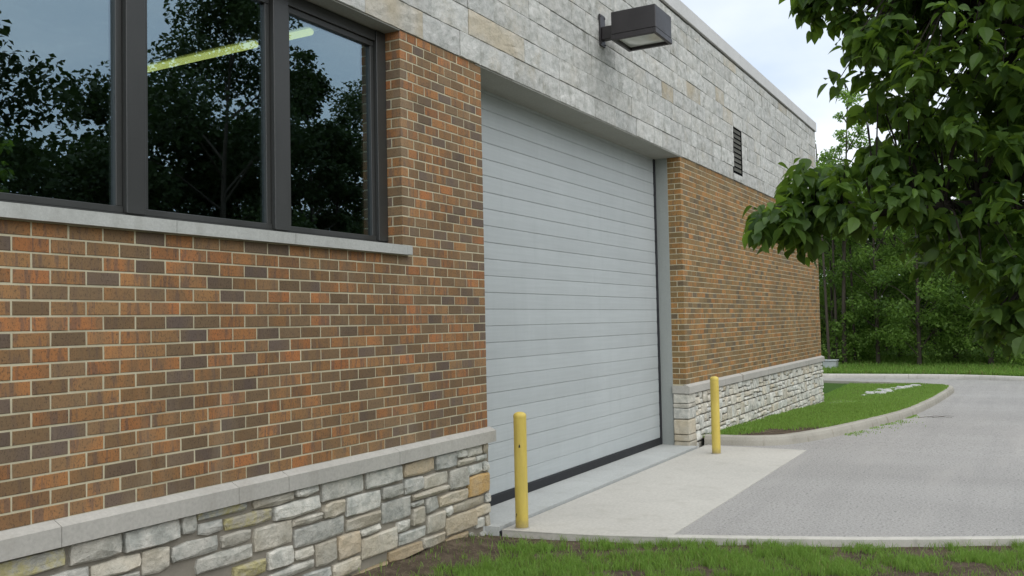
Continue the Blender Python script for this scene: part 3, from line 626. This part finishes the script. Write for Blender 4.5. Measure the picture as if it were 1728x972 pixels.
# little scupper in the ledge of the right wall
# ------------------------------------------------------------------ ground
def edge_x(y):
    P=[(.6,4.20),(.09,4.25),(-1.0,4.42),(-1.93,4.76),(-3.05,5.2),(-4.24,5.78),(-7,7.6),(-10,10.2),(-13,14.5),(-14.5,20)]
    for (ya,xa),(yb,xb) in zip(P,P[1:]):
        if y<=ya and y>=yb: return xa+(xb-xa)*(ya-y)/(ya-yb)
    return 4.2 if y>.6 else 20
# smooth the edge a little
_ys=np.arange(.6,-14.6,-.1); _xs=np.array([edge_x(y) for y in _ys]); 
for _ in range(14): _xs[1:-1]=(_xs[:-2]+2*_xs[1:-1]+_xs[2:])/4
def edge_x(y): return float(np.interp(-y,-_ys,_xs))
def far_x(y):
    P=[(9,29.8),(4,29.7),(1.6,29.7),(-2,29.95),(-4.2,29.2),(-7,27.4),(-10,24.6),(-12.5,22.4),(-14.5,20.2)]
    return float(np.interp(-y,[-p[0] for p in P],[p[1] for p in P]))
def sheet(name,rows,mat,kind='structure',**k):
    V=[];F=[]; n=len(rows[0])
    for r in rows: V+=r
    for i in range(len(rows)-1):
        for j in range(n-1): a=i*n+j; F.append((a,a+n,a+n+1,a+1))
    return ob(name,mk(name,V,F,mat),None,kind=kind,**k)
def smn(x,y,s,seed=0): 
    return math.sin(x*s*1.3+seed)*math.cos(y*s*1.1+seed*2.1)+.5*math.sin(x*s*2.9+y*s*1.7+seed)+.3*math.cos(y*s*4.1-x*s*2.3+seed)
# terrain to the horizon, with the wood's floor
gx=[-400,-150,-60,-25]+list(np.arange(-12,62,3.0))+[80,140,400]; gy=[-400,-150,-70,-40]+list(np.arange(-30,31,3.0))+[45,80,150,400]
sheet('ground',[[(x,y,-.62 if x<24 else -.42+.0*x) for y in gy] for x in gx],M['turf'])
ys=[9,7,5,3,1,-.18]+list(np.arange(-.6,-14.5,-.35))
def drow(y,z=0):
    a=edge_x(y) if y<.2 else (4.4 if y<.5 else 20.4); b=far_x(y); return [(a+(b-a)*t,y,gz(a+(b-a)*t)+z) for t in np.linspace(0,1,60)]
sheet('driveway',[drow(y) for y in ys if y<=.2],M['asphalt'])
sheet('rear_driveway',[[(x,y,gz(x)-.001) for x in np.linspace(25,29.75,8)] for y in(9,6,3,0,-.17)],M['asphalt'])
# concrete apron and threshold in front of the door
def slab(name,x0f,x1,ya,yb,zt,zb,mat,n=12):
    m=MB(); 
    yy=np.linspace(ya,yb,n)
    V=[];F=[]
    for y in yy:
        a=x0f(y); V+=[(a,y,zt),(x1,y,zt),(x1,y,zb),(a,y,zb)]
    for i in range(n-1):
        for k in range(4): F.append((4*i+k,4*i+(k+1)%4,4*i+4+(k+1)%4,4*i+4+k))
    F+= [(0,1,2,3),(4*n-4,4*n-3,4*n-2,4*n-1)]; V,F=V,orient(V,F)
    return ob(name,mk(name,V,F,mat),None,kind='structure')
slab('apron',lambda y:edge_x(y)+.005,10.21,-.175,-1.612,.006,-.16,M['apron'])
slab('threshold',lambda y:XP-.16 if y>-.0 else edge_x(y)+.006,XR-.004,.44,-.145,.026,-.16,M['thresh'],14)
slab('expansion_joint',lambda y:edge_x(y)+.01,10.0,-.144,-.178,-.012,-.1,M['black'],2)
# flush concrete edging between grass and pavement
V=[];F=[]; yy=np.arange(-1.60,-14.4,-.15)
for y in yy:
    a=edge_x(y); V+=[(a-.005,y,-.2),(a-.004,y,.004),(a+.004,y,.010),(a+.088,y,.009),(a+.094,y,.0)]
for i in range(len(yy)-1):
    for k in range(4): F.append((5*i+k,5*i+5+k,5*i+6+k,5*i+1+k))
ob('edging_strip',mk('edging_strip',V,F,M['edging']),None,kind='structure')
# foreground soil bank
def lawn_z(x,y):
    d=edge_x(y)-x; z=-.055-.012*smn(x,y,1.6,.3)*min(1,max(0,d)*1.5)-.006*smn(x,y,7,1)
    z+=.10*max(0,1-abs(y)/.55)*min(1,max(0,(d-.05))*2.2)
    return min(z,-.028) if d<.12 else z
rows=[]
for y in list(np.arange(.02,-5.2,-.09))+list(np.arange(-5.3,-15,-.6)):
    e=edge_x(y); rows.append([(e+.02-t,y,lawn_z(e+.02-t,y)) for t in list(np.arange(0,2.8,.08))+[3.3,4,5,6.5,8.5,11,15,22]])
sheet('soil_bank',rows,M['soil'])
# island between wall and drive
KP=smooth_path([(10.335,-.12),(10.38,-.62),(10.52,-.98),(10.95,-1.34),(12.5,-1.78),(15.8,-2.28),(19.2,-2.44),(22.5,-2.52),(24.4,-2.56),(25.35,-2.44),(25.85,-2.0),(26.1,-1.2),(26.4,.2),(26.75,2),(27.2,5.5)],7)
def kerb_run(name,path,h,side,seg,zf,label,cat,mat=M['kerb']):
    """rounded kerb along a path; side=+1 keeps the bank on the left of the run"""
    root=ob(name,None,None,kind='structure'); P=[np.array(p) for p in path]; n=len(P)
    prof=[(-.012,-.12),(0,0),(.012,h*.55),(.03,h*.88),(.06,h),(.15,h*1.0),(.158,-.12)]
    rings=[]
    for i in range(n):
        d=P[min(i+1,n-1)]-P[max(i-1,0)]; d=d/np.linalg.norm(d); nn=np.array((-d[1],d[0]))*side
        rings.append([(P[i][0]+nn[0]*a,P[i][1]+nn[1]*a,zf(P[i][0])+b) for a,b in prof])
    k=len(prof); s=0; acc=0
    for i in range(1,n):
        acc+=np.linalg.norm(P[i]-P[i-1])
        if acc>=seg or i==n-1:
            V=[];F=[]
            for j in range(s,i+1): 
                r=rings[j]
                if j==s and s>0: r=[tuple(np.array(a)+(np.array(b)-np.array(a))*.012) for a,b in zip(r,rings[j+1])]
                V+=r
            for j in range(i-s):
                for q in range(k-1): F.append((j*k+q,j*k+q+1,(j+1)*k+q+1,(j+1)*k+q) if side>0 else (j*k+q,(j+1)*k+q,(j+1)*k+q+1,j*k+q+1))
            F+=[tuple(range(k)),tuple(reversed(range((i-s)*k,(i-s)*k+k)))]
            ob('kerb_length',mk('kerb_length',V,F,mat,smooth=False),root); s=i; acc=0
    return root
kerb_run('island_kerb',KP,.135,1,2.9,gz,'','')
FK=smooth_path([(29.8,9),(29.7,4),(29.7,1.6),(29.95,-2),(29.2,-4.2),(27.4,-7),(24.6,-10),(22.4,-12.5),(20.3,-14.4)],6)
kerb_run('far_kerb',FK,.14,1,3.2,gz,'','',M['edging'])
def isl_z(x,y):
    ky=float(np.interp(x,KP[:70,0],KP[:70,1])); t=min(1,max(0,(y-ky)/(0.01-ky))) if y<0 else 1
    zk=gz(x)+.125; zw=np.interp(x,[10.4,11.9,14.8,20,27],[.07,.045,-.045,-.235,-.2]); t=t*t*(3-2*t)
    return zk+(zw-zk)*t-.02*math.sin(min(1,max(0,t))*math.pi)+.008*smn(x,y,2.1,.7)
rows=[]
for x in list(np.arange(10.45,25.9,.22)):
    ky=float(np.interp(x,KP[:70,0],KP[:70,1]))+.10
    top=.02 if x<20.0 else 5.0
    if x>25.0: ky=float(np.interp(x,[25,25.35,25.9],[-2.3,-2.25,-1.6]))
    rows.append([(x,ky+(min(top,.02)-ky)*t,isl_z(x,ky+(min(top,.02)-ky)*t)) for t in np.linspace(0,1,12)])
sheet('island_soil',rows,M['soil'])
sheet('rear_lawn',[[(x,y,isl_z(min(x,25.5),.3)) for x in np.linspace(20.0,26.35+(.35*y/3),6)] for y in(5.5,3,1.5,.6,.018)],M['turf'])
# verge beyond the far kerb, rising into the wood
def verge_z(d): return -.135+.03*min(d,3)+.05*max(0,d-3)
rows=[]
for p in FK[::2]:
    nrm=np.array((1.0,.0)) if p[1]>-5 else np.array((.8,-.6)); rows.append([(p[0]+nrm[0]*d+.1,p[1]+nrm[1]*d,verge_z(d)) for d in(0,.5,1,2,3,5,8,14,25,45)])
sheet('verge',rows,M['turf'])

# ------------------------------------------------------------------ grass
def blades(pts,zs,hmin,hmax,wid,lean,pcb=.5):
    n=len(pts); h=rng.uniform(hmin,hmax,n)*rng.uniform(.6,1,n); a=rng.uniform(0,2*np.pi,n); b=rng.uniform(0,2*np.pi,n); ln=lean*h*rng.uniform(.2,1.2,n)
    wx,wy=np.cos(a)*wid/2,np.sin(a)*wid/2; lx,ly=np.cos(b)*ln,np.sin(b)*ln; x,y=pts[:,0],pts[:,1]
    V=np.stack([np.stack([x-wx,y-wy,zs-.01],1),np.stack([x+wx,y+wy,zs-.01],1),np.stack([x+wx*.8+lx*.35,y+wy*.8+ly*.35,zs+h*.6],1),np.stack([x-wx*.8+lx*.35,y-wy*.8+ly*.35,zs+h*.6],1),np.stack([x+lx,y+ly,zs+h],1)],1).reshape(-1,3)
    i=np.arange(n)[:,None]*5; F=np.concatenate([i+np.array([[0,1,2]]),i+np.array([[0,2,3]]),i+np.array([[3,2,4]])],0)
    t=np.clip(rng.normal(pcb,.25,n),0,1); pc=np.repeat(np.stack([t,t*0,t*0],1),5,0)
    return V,F,pc
def vsm(x,y,s,seed): return np.sin(x*s*1.3+seed)*np.cos(y*s*1.1+seed*2.1)+.5*np.sin(x*s*2.9+y*s*1.7+seed)+.35*np.cos(y*s*5.1-x*s*3.3+seed)
n=190000; y=rng.uniform(-5.4,-.03,n); ex=np.array([edge_x(v) for v in np.linspace(-5.4,0,400)]); exy=np.interp(y,np.linspace(-5.4,0,400),ex); d=rng.uniform(0,1,n)**1.15*2.6; x=exy-d-.004
dens=vsm(x,y,1.7,.4)*.42+vsm(x,y,6,2.0)*.5+.2+np.clip((d-.1)*1.2,-.1,.22)-np.clip((.62-np.abs(y))*3.0,0,1.6)
dens-=.5*np.exp(-((x-4.2)**2+(y+.95)**2)/.02)+.4*np.exp(-((x-4.55)**2+(y+2.2)**2)/.03)
k=rng.uniform(0,1,n)<np.clip(dens,0.02,1); x,y=x[k],y[k]; zz=np.array([lawn_z(a,b) for a,b in zip(x,y)])
V,F,pc=blades(np.stack([x,y],1),zz,.028,.09,.0050,.85)
ob('lawn_grass',mk('lawn_grass',V,F,M['grass'],pc),None,kind='stuff')
n=90000; x=rng.uniform(10.5,26.0,n); ky=np.interp(x,KP[:70,0],KP[:70,1])+.13; tp=np.where(x<20,-.03,.35); y=ky+(tp-ky)*rng.uniform(0,1,n)
ky2=np.where(x>25,np.interp(x,[25,25.35,26],[-2.3,-2.2,-1.4]),-9)
dens=.75+vsm(x,y,1.9,3)*.2-np.clip((12.6-x)*.9,0,1.2)*np.clip((.0+(-.55)-y)*2.0+.6,0,1)-np.clip((10.9-x),0,1)
k=(rng.uniform(0,1,n)<dens)&(y>ky2); x,y=x[k],y[k]; zz=np.array([isl_z(a,min(b,0.0)) for a,b in zip(x,y)])
V,F,pc=blades(np.stack([x,y],1),zz,.035,.075,.011,.6,.6); ob('island_grass',mk('island_grass',V,F,M['grass'],pc),None,kind='stuff')
n=60000; y=rng.uniform(-13,8,n); d=rng.uniform(0,1,n)**1.3*7; x=np.interp(-y,-FK[:,1],FK[:,0])+.2+d; zz=np.array([verge_z(v) for v in d])
V,F,pc=blades(np.stack([x,y],1),zz,.06,.2,.028,.7,.5); ob('verge_grass',mk('verge_grass',V,F,M['grass'],pc),None,kind='stuff')

n=800; x=rng.uniform(12.2,16.6,n); y=np.interp(x,KP[:70,0],KP[:70,1])-.02-rng.exponential(.10,n)*np.clip((16.8-x)/2,.2,1); k=vsm(x,y,3,1)>-.2; x,y=x[k],y[k]
V,F,pc=blades(np.stack([x,y],1),gzv(x)+.008,.008,.03,.010,1.6,.6); ob('kerb_weeds',mk('kerb_weeds',V,F,M['grass'],pc),None,kind='stuff')
# ------------------------------------------------------------------ leaves and trees
LEAF=np.array([(0,0,0),(.16,.34,.05),(.30,.40,.045),(.30,0,0)])
def leaf_mesh():
    """one broad pointed leaf, 1 long along +x, folded along its midrib and drooping"""
    xs=[0,.14,.36,.62,.84,1.0]; ws=[.0,.19,.31,.27,.12,0]; V=[];F=[]
    for x,w in zip(xs,ws): z=-.30*x*x; V+=[(x,0,z),(x,w,z+w*.30),(x,-w,z+w*.30)]
    for i in range(5):
        a,b=3*i,3*i+3
        F+=[(a,b,b+1,a+1),(a,a+2,b+2,b)]
    F=[tuple(f) for f in F]; return V,F
LV,LF=leaf_mesh(); LVn=np.array(LV); LFn=np.array([f for f in LF])
def rot_basis(d,roll):
    d=d/np.linalg.norm(d,axis=1,keepdims=True); upv=np.tile([0,0,1.0],(len(d),1)); s=np.cross(upv,d); s/=np.linalg.norm(s,axis=1,keepdims=True)+1e-9; u=np.cross(d,s)
    c,sn=np.cos(roll)[:,None],np.sin(roll)[:,None]; return d,s*c+u*sn,u*c-s*sn
# the near broad-leaved tree
TR=np.random.default_rng(11)
tree=thing('broadleaf_tree','near tree with big drooping dark green leaves overhanging the drive','tree',(1.9,-5.75,-.06)); to=np.array((1.9,-5.75,-.06))
lobes=[((1.75,-5.15,3.35),(1.35,1.45,1.55),900),((1.25,-4.15,2.85),(.5,.50,.62),330),((1.2,-3.98,3.35),(.42,.42,.42),190),((.97,-3.61,3.12),(.14,.08,.04),9),((1.05,-3.72,3.2),(.14,.08,.06),9),((1.15,-3.80,2.36),(.34,.26,.17),60),((1.08,-3.47,2.25),(.2,.15,.12),34),((1.12,-3.56,2.42),(.18,.12,.06),12),((1.35,-4.35,2.12),(.5,.45,.24),150),((1.40,-4.62,1.93),(.45,.34,.22),150),((1.25,-4.35,1.83),(.3,.2,.10),40),((1.6,-5.0,4.6),(1.2,1.3,.7),260)]
cl=[]
for c,r,n in lobes:
    q=TR.normal(size=(n,3)); q/=np.linalg.norm(q,axis=1,keepdims=True); q*=TR.uniform(.25,1,n)[:,None]**.45; cl.append(np.array(c)+q*np.array(r))
cl=np.concatenate(cl)
limbs=[((1.9,-5.75,-.06),(1.88,-5.6,1.1),(1.82,-5.45,2.0),(1.8,-5.3,3.2),(1.75,-5.2,4.4)),
 ((1.85,-5.5,1.7),(1.65,-5.05,2.05),(1.4,-4.6,2.22),(1.2,-4.05,2.28),(1.12,-3.5,2.22)),
 ((1.82,-5.45,2.0),(1.5,-4.9,2.5),(1.3,-4.4,2.9),(1.15,-4.0,3.2)),
 ((1.8,-5.3,2.9),(1.5,-4.8,3.4),(1.3,-4.2,3.8)),
 ((1.82,-5.4,2.3),(1.2,-5.3,2.8),(.7,-5.1,3.2)),((1.82,-5.4,2.3),(2.4,-5.2,2.8),(2.9,-5.0,3.2)),((1.8,-5.3,3.0),(2.2,-5.9,3.6),(2.4,-6.3,4.1)),((1.85,-5.5,1.75),(1.5,-5.1,1.85),(1.35,-4.7,1.9),(1.3,-4.4,2.0))]
m=MB(); nodes=[]
m2=MB()
for i,p in enumerate(limbs):
    sp=smooth_path(p,5); r0=.085 if i==0 else .032; rad=np.linspace(r0,.012 if i else .02,len(sp)); V,F=tube(sp,rad,8); (m if i==0 else m2).add(V,F); nodes+=list(sp[3:])
nodes=np.array(nodes)
ob('trunk',mk('trunk',[tuple(np.array(v)-to) for v in m.V],m.F,M['bark'],smooth=True),tree)
tw=m2
for c in cl:
    k=np.argmin(np.linalg.norm(nodes-c,axis=1)); a=nodes[k]; 
    if np.linalg.norm(a-c)<1.6: mid=(a+c)/2+np.array((0,0,.05)); V,F=tube([a,mid,c],[.006,.004,.002],3,False); tw.add(V,F)
ob('branches',mk('branches',[tuple(np.array(v)-to) for v in tw.V],tw.F,M['bark']),tree)
per=13; P=np.repeat(cl,per,0); n=len(P); az=TR.uniform(0,2*np.pi,n); D=np.stack([np.cos(az),np.sin(az),TR.uniform(-1.25,.12,n)],1)
P=P+D*TR.uniform(0,.02,n)[:,None]+TR.normal(0,.022,(n,3)); S=TR.uniform(.040,.084,n); d,s_,u=rot_basis(D,TR.normal(0,.45,n)); TT=np.clip(TR.normal(.42,.26,n),0,1)
pr=[project(p) for p in P]; sc=np.array([(S[i]*pr[i][2] if pr[i] and -20<pr[i][0]<1740 and -20<pr[i][1]<990 else 0) for i in range(n)])
# nearest, largest leaves in view become separate leaves; favour the ones in front
dist=np.linalg.norm(P-np.array(CAM),axis=1); near=np.argsort(np.where(sc>0,dist,99))[:300]; ns=set(near.tolist()); lm=mk('leaf',LV,LF,M['bigleaf'])
for i in near:
    o=ob('leaf',lm,tree,tuple(P[i]-to),(TT[i],0,0)); mt=Matrix(((d[i][0],s_[i][0],u[i][0]),(d[i][1],s_[i][1],u[i][1]),(d[i][2],s_[i][2],u[i][2]))); o.rotation_euler=mt.to_euler(); o.scale=(S[i],)*3
kk=np.array([i for i in range(n) if i not in ns]); 
def inst_leaves(P,d,s_,u,S,TT,LVn,LFn):
    k=len(LVn); V=(P[:,None,:]+S[:,None,None]*(d[:,None,:]*LVn[None,:,0:1]+s_[:,None,:]*LVn[None,:,1:2]+u[:,None,:]*LVn[None,:,2:3])).reshape(-1,3)
    F=(np.arange(len(P))[:,None,None]*k+LFn[None]).reshape(-1,LFn.shape[1]); pc=np.repeat(np.stack([TT,TT*0,TT*0],1),k,0); return V,F,pc
V,F,pc=inst_leaves(P[kk]-to,d[kk],s_[kk],u[kk],S[kk],TT[kk],LVn,LFn)
ob('foliage',mk('foliage',V,F,M['bigleaf'],pc),tree,kind='stuff')

# trees of the wood and of the far side of the drive
QV=np.array([(0,0,0),(.5,.3,.08),(1,0,-.12),(.5,-.3,.08)]); QF=np.array([[0,1,2,3]])
def crown(blobs,n,size,r,droop=-.3,base=.5):
    wt=np.array([b[3] for b in blobs],float); idx=r.choice(len(blobs),n,p=wt/wt.sum()); c=np.array([b[:3] for b in blobs])[idx]; rad=np.array([b[4] for b in blobs])[idx]
    q=r.normal(size=(n,3)); q/=np.linalg.norm(q,axis=1,keepdims=True); q*=(r.uniform(0,1,n)**.45*rad)[:,None]; q[:,2]*=.75; P=c+q
    az=r.uniform(0,6.283,n); D=np.stack([np.cos(az),np.sin(az),r.uniform(-.9,.5,n)+droop],1); d,s,u=rot_basis(D,r.normal(0,.8,n)); S=size*r.uniform(.6,1.3,n)
    bt=r.uniform(-.25,.25,len(blobs))[idx]; return inst_leaves(P,d,s,u,S,np.clip(base+bt+r.normal(0,.2,n),0,1),QV,QF)
def tree_meshes(seed,H,spread,n,size,leafmat,lowest=.25,conic=False,base=.5,lean=.03,rt=.11):
    r=np.random.default_rng(seed); bl=[]; br=[]; top=(r.normal(0,lean)*H,r.normal(0,lean)*H,H*.93)
    tp=smooth_path([(0,0,-.3),(top[0]*.2,top[1]*.3,H*.3),(top[0]*.6,top[1]*.5,H*.6),top],4); m=MB(); m.add(*tube(tp,np.linspace(rt,.02,len(tp)),7))
    nb=26 if not conic else 34
    for i in range(nb):
        t=lowest+(1-lowest)*(i+.5)/nb; p=tp[min(len(tp)-1,int(t*len(tp)*.99))]; z=H*t
        rr=spread*((1-t)*1.15+.08 if conic else (math.sin(math.pi*min(1,.18+.8*(t-lowest)/(1-lowest)))**.7)); a=i*2.4+r.uniform(-.5,.5); k=r.uniform(.45,1.0)*rr
        c=(p[0]+math.cos(a)*k,p[1]+math.sin(a)*k,z+r.uniform(-.03,.05)*H); bs=(spread*.34 if not conic else spread*.22)*r.uniform(.6,1.25); bl.append(c+(bs**2,bs))
        z0=max(.1,z-k*.7); q=tp[min(len(tp)-1,int(max(0,z0/H)*len(tp)))]; mid=((q[0]+c[0])/2,(q[1]+c[1])/2,(z0+c[2])/2+.05*H*r.uniform(-.3,.6)); m.add(*tube([(q[0],q[1],z0),mid,c],[rt*.3,rt*.18,.01],4,False))
    V,F,pc=crown(bl,n,size,r,base=base); return mk('trunk',m.V,m.F,M['fbark'],smooth=True),mk('crown',V,F,leafmat,pc)
kinds=[tree_meshes(1,9.2,1.5,5200,.15,M['fleaf'],.30,base=.6),tree_meshes(2,9,2.0,6000,.16,M['fleaf'],.22,base=.45),tree_meshes(3,11.5,1.15,3300,.15,M['fleaf'],.40,base=.75,lean=.02),tree_meshes(4,7,1.7,5500,.15,M['fleaf'],.12,base=.7)]
def plant(kind,x,y,z,s,label,group,rz,name='forest_tree',cat='tree'):
    t=thing(name,label,cat,(x,y,z),group); t.rotation_euler=(0,0,rz); t.scale=(s,s,s*random.uniform(.95,1.08)); tr,cr=kind
    ob('trunk',tr,t); ob('crown',cr,t); return t
FT=[(33.5,1.75,2,.86,'slim tall tree rising above the far corner of the roof'),(34.6,2.3,1,.72,'bright leafy tree just right of the far wall corner'),(33.6,.55,1,.8,'low leaning tree at the front edge of the wood beside the drive'),
 (36.5,.1,0,.92,'tall tree behind the white rocks at the back of the wood edge'),(33.2,-.9,3,.85,'short bright bushy tree at the edge of the wood'),(35.0,-2.0,1,.95,'dark round-crowned tree in the middle of the wood edge'),
 (33.4,-3.2,3,1.0,'bushy tree at the wood edge beneath the hanging branch'),(36.8,-3.6,0,1.0,'tall tree deep in the wood at the far right'),(38.5,2.9,1,.85,'thin trunked tree in the second row near the building'),(39.5,1.0,1,.95,'broad tree in the second row of the wood'),
 (40.5,-.9,0,1.0,'tall full tree in the rear row of the wood'),(41.0,-3.0,1,1.0,'tall slender tree in the rear row of the wood'),(43.0,3.8,0,.9,'large tree at the back of the wood by the far corner')]
for x in np.arange(44,56,4.0):
    for y in np.arange(-6,10,3.2): FT.append((x+random.uniform(-1,1),y+random.uniform(-1,1),random.choice((0,1,3)),.95,None))
for x,y in((33.5,-5.6),(34.5,-8),(32,-10.2),(36.5,-6.5),(37.5,-10),(34.3,5),(36,7.5),(38.5,5.5)): FT.append((x,y,random.choice((0,1,3)),1.0,None))
for i,(x,y,k,s,lb) in enumerate(FT):
    plant(kinds[k],x,y,verge_z(max(0,x-29.8)),s,lb or 'tree deep in the wood behind the front rows',('trees of the wood beyond the drive' if lb else 'rear trees of the wood'),random.uniform(0,6.28))
# undergrowth along the wood edge
r=np.random.default_rng(9); bl=[]
for i in range(330):
    y=r.uniform(-12,8); x=np.interp(-y,-FK[:,1],FK[:,0])+r.uniform(2.9,8.0); bl.append((x,y,verge_z(x-29.8)+r.uniform(.1,3.6)*min(1,.25+.75*(x-32.4)/2.2 if x>32.4 else .25),1,r.uniform(.3,.75)))
V,F,pc=crown(bl,75000,.12,r,base=.72); ob('undergrowth',mk('undergrowth',V,F,M['fleaf'],pc),None,kind='stuff')
bl=[]
for i in range(240): y=r.uniform(-16,14); bl.append((r.uniform(41,60),y,r.uniform(.5,6.6),1,r.uniform(1.0,1.8)))
V,F,pc=crown(bl,30000,.42,r,base=.2); ob('far_wood',mk('far_wood',V,F,M['dleaf'],pc),None,kind='stuff')
# pale thin trunks at the left of the wood
for x,y,h,lb in((32.9,2.17,8.5,'straight bare trunk nearest the far wall corner'),(33.6,2.0,8,'second thin bare trunk right of the far wall corner'),(33.9,1.75,7,'slightly leaning bare trunk by the wood edge'),(34.2,1.45,7,'thin bare trunk standing among leaves near the concrete block')):
    t=thing('slender_tree',lb,'tree',(x,y,verge_z(x-29.8)-.05),'thin bare trunks by the building corner'); rr=np.random.default_rng(int(x*100)); a,b=rr.normal(0,.12,2); m=MB().add(*tube(smooth_path([(0,0,0),(a*.3,b*.3,h*.35),(a*.8,b*.6,h*.7),(a,b,h)],3),np.linspace(.062,.02,10),7))
    ob('trunk',m.mesh('trunk',M['fbark'],True),t)
    V,F,pc=crown([(a+rr.normal(0,.5),b+rr.normal(0,.5),h*rr.uniform(.72,1.05),1,.5) for _ in range(9)],900,.15,rr,base=.6); ob('crown',mk('crown',V,F,M['fleaf'],pc),t)
# trees across the drive, seen mirrored in the windows
mk1=tree_meshes(21,15.5,4.6,26000,.22,M['dleaf'],.06,base=.4,rt=.2); mk2=tree_meshes(22,11.0,2.6,14000,.18,M['dleaf'],.03,conic=True,base=.4,rt=.15); mk3=tree_meshes(23,7.2,2.6,11000,.17,M['dleaf'],.05,base=.4)
for k,x,y,s,lb in((mk1,20.3,-20.5,.95,'tall broad tree across the drive, mirrored in the middle window pane'),(mk2,25.6,-20.5,1.18,'pointed dark conifer across the drive, mirrored in the right window pane'),(mk2,27.6,-21.5,1.05,'second pointed conifer across the drive, right of the tallest one in the mirror image'),
 (mk3,16.0,-21,1.16,'low round tree across the drive, mirrored beside the left window post'),(mk3,13.4,-22.5,1.12,'low bush-like tree across the drive at the foot of the left pane reflection'),(mk3,9.9,-20.0,1.55,'broad tree across the drive mirrored at the far left of the window'),(mk3,22.6,-22,1.15,'round dark tree filling the gap between tall tree and conifer in the mirror image'),(mk1,31.5,-22,.9,'broad tree at the far end across the drive')):
    plant(k,x,y,-.5,s,lb,'trees across the drive mirrored in the glass',random.uniform(0,6.28),'roadside_tree')

bl=[]
for i in range(230):
    x=r.uniform(16.2,35); bl.append((x,r.uniform(-26,-23),r.uniform(-.3,1)*(9.3 if x>17 else 5.6)+1.5,1,r.uniform(.9,1.6)))
V,F,pc=crown(bl,52000,.3,r,base=.3); ob('roadside_thicket',mk('roadside_thicket',V,F,M['dleaf'],pc),None,kind='stuff')
# ------------------------------------------------------------------ small things
t=thing('utility_cabinet','small pale grey utility block on the verge at the far wall corner','utility box',(31.75,1.93,-.12))
V,F=cbox(-.26,.26,-.23,.23,0,.34,.02); ob('cabinet_body',mk('cabinet_body',V,F,M['box']),t)
V,F=cbox(-.28,.28,-.25,.25,.341,.38,.012); ob('cabinet_lid',mk('cabinet_lid',V,F,M['box']),t)
rr=random.Random(4)
RK=[(22.2,-.62),(22.75,-.66),(23.5,-.95),(24.0,-1.2),(24.65,-1.22),(25.3,-1.45),(23.9,-.78),(24.4,-1.38),(22.5,-.72),(22.9,-.85),(23.2,-.75),(23.4,-1.0),(23.8,-1.12),(24.1,-.95),(24.3,-1.25),(24.7,-1.4),(24.9,-1.2),(25.1,-1.55),(23.6,-.82),(24.5,-1.05),(22.7,-.95),(23.1,-1.05)]
for i,(x,y) in enumerate(RK):
    w,h=rr.uniform(.2,.42),rr.uniform(.035,.075); V=[];F=[]
    for k,(sc_,z) in enumerate(((1,0),(.95,h*.5),(.6,h))):
        for j in range(8): a=j*math.pi/4; V.append((math.cos(a)*w*.5*sc_*rr.uniform(.8,1.1),math.sin(a)*w*.4*sc_*rr.uniform(.8,1.1),z+rr.uniform(-.01,.01)))
    V.append((0,0,h*1.08))
    for k in range(2):
        for j in range(8): F.append((k*8+j,k*8+(j+1)%8,k*8+8+(j+1)%8,k*8+8+j))
    for j in range(8): F.append((16+j,16+(j+1)%8,24))
    ob('white_rock',mk('white_rock',V,F,M['rock']),None,(x,y,isl_z(x,y)-.01),rot=(0,0,rr.uniform(0,6)),label='flat white rock in the pale heap on the lawn island',cat='rock',group='white rocks on the lawn island')
m=MB()
for k in range(4): a=rr.uniform(-.4,.4); x0=rr.uniform(-.3,.2); y0=rr.uniform(-.1,.1); m.add(*tube([(x0,y0,.012),(x0+.16*math.cos(a),y0+.16*math.sin(a),.028),(x0+.34*math.cos(a),y0+.34*math.sin(a),.012)],[.004,.0035,.002],5))
ob('fallen_twig',m.mesh('fallen_twig',M['twig']),None,(16.1,-2.75,gz(16.1)+.0),rot=(0,0,-1.2),label='broken dark twig lying on the grey drive near the kerb',cat='twig')
print('objects',len(bpy.data.objects),'tris',sum(len(o.data.loops)-2*len(o.data.polygons) for o in bpy.data.objects if o.type=='MESH'))
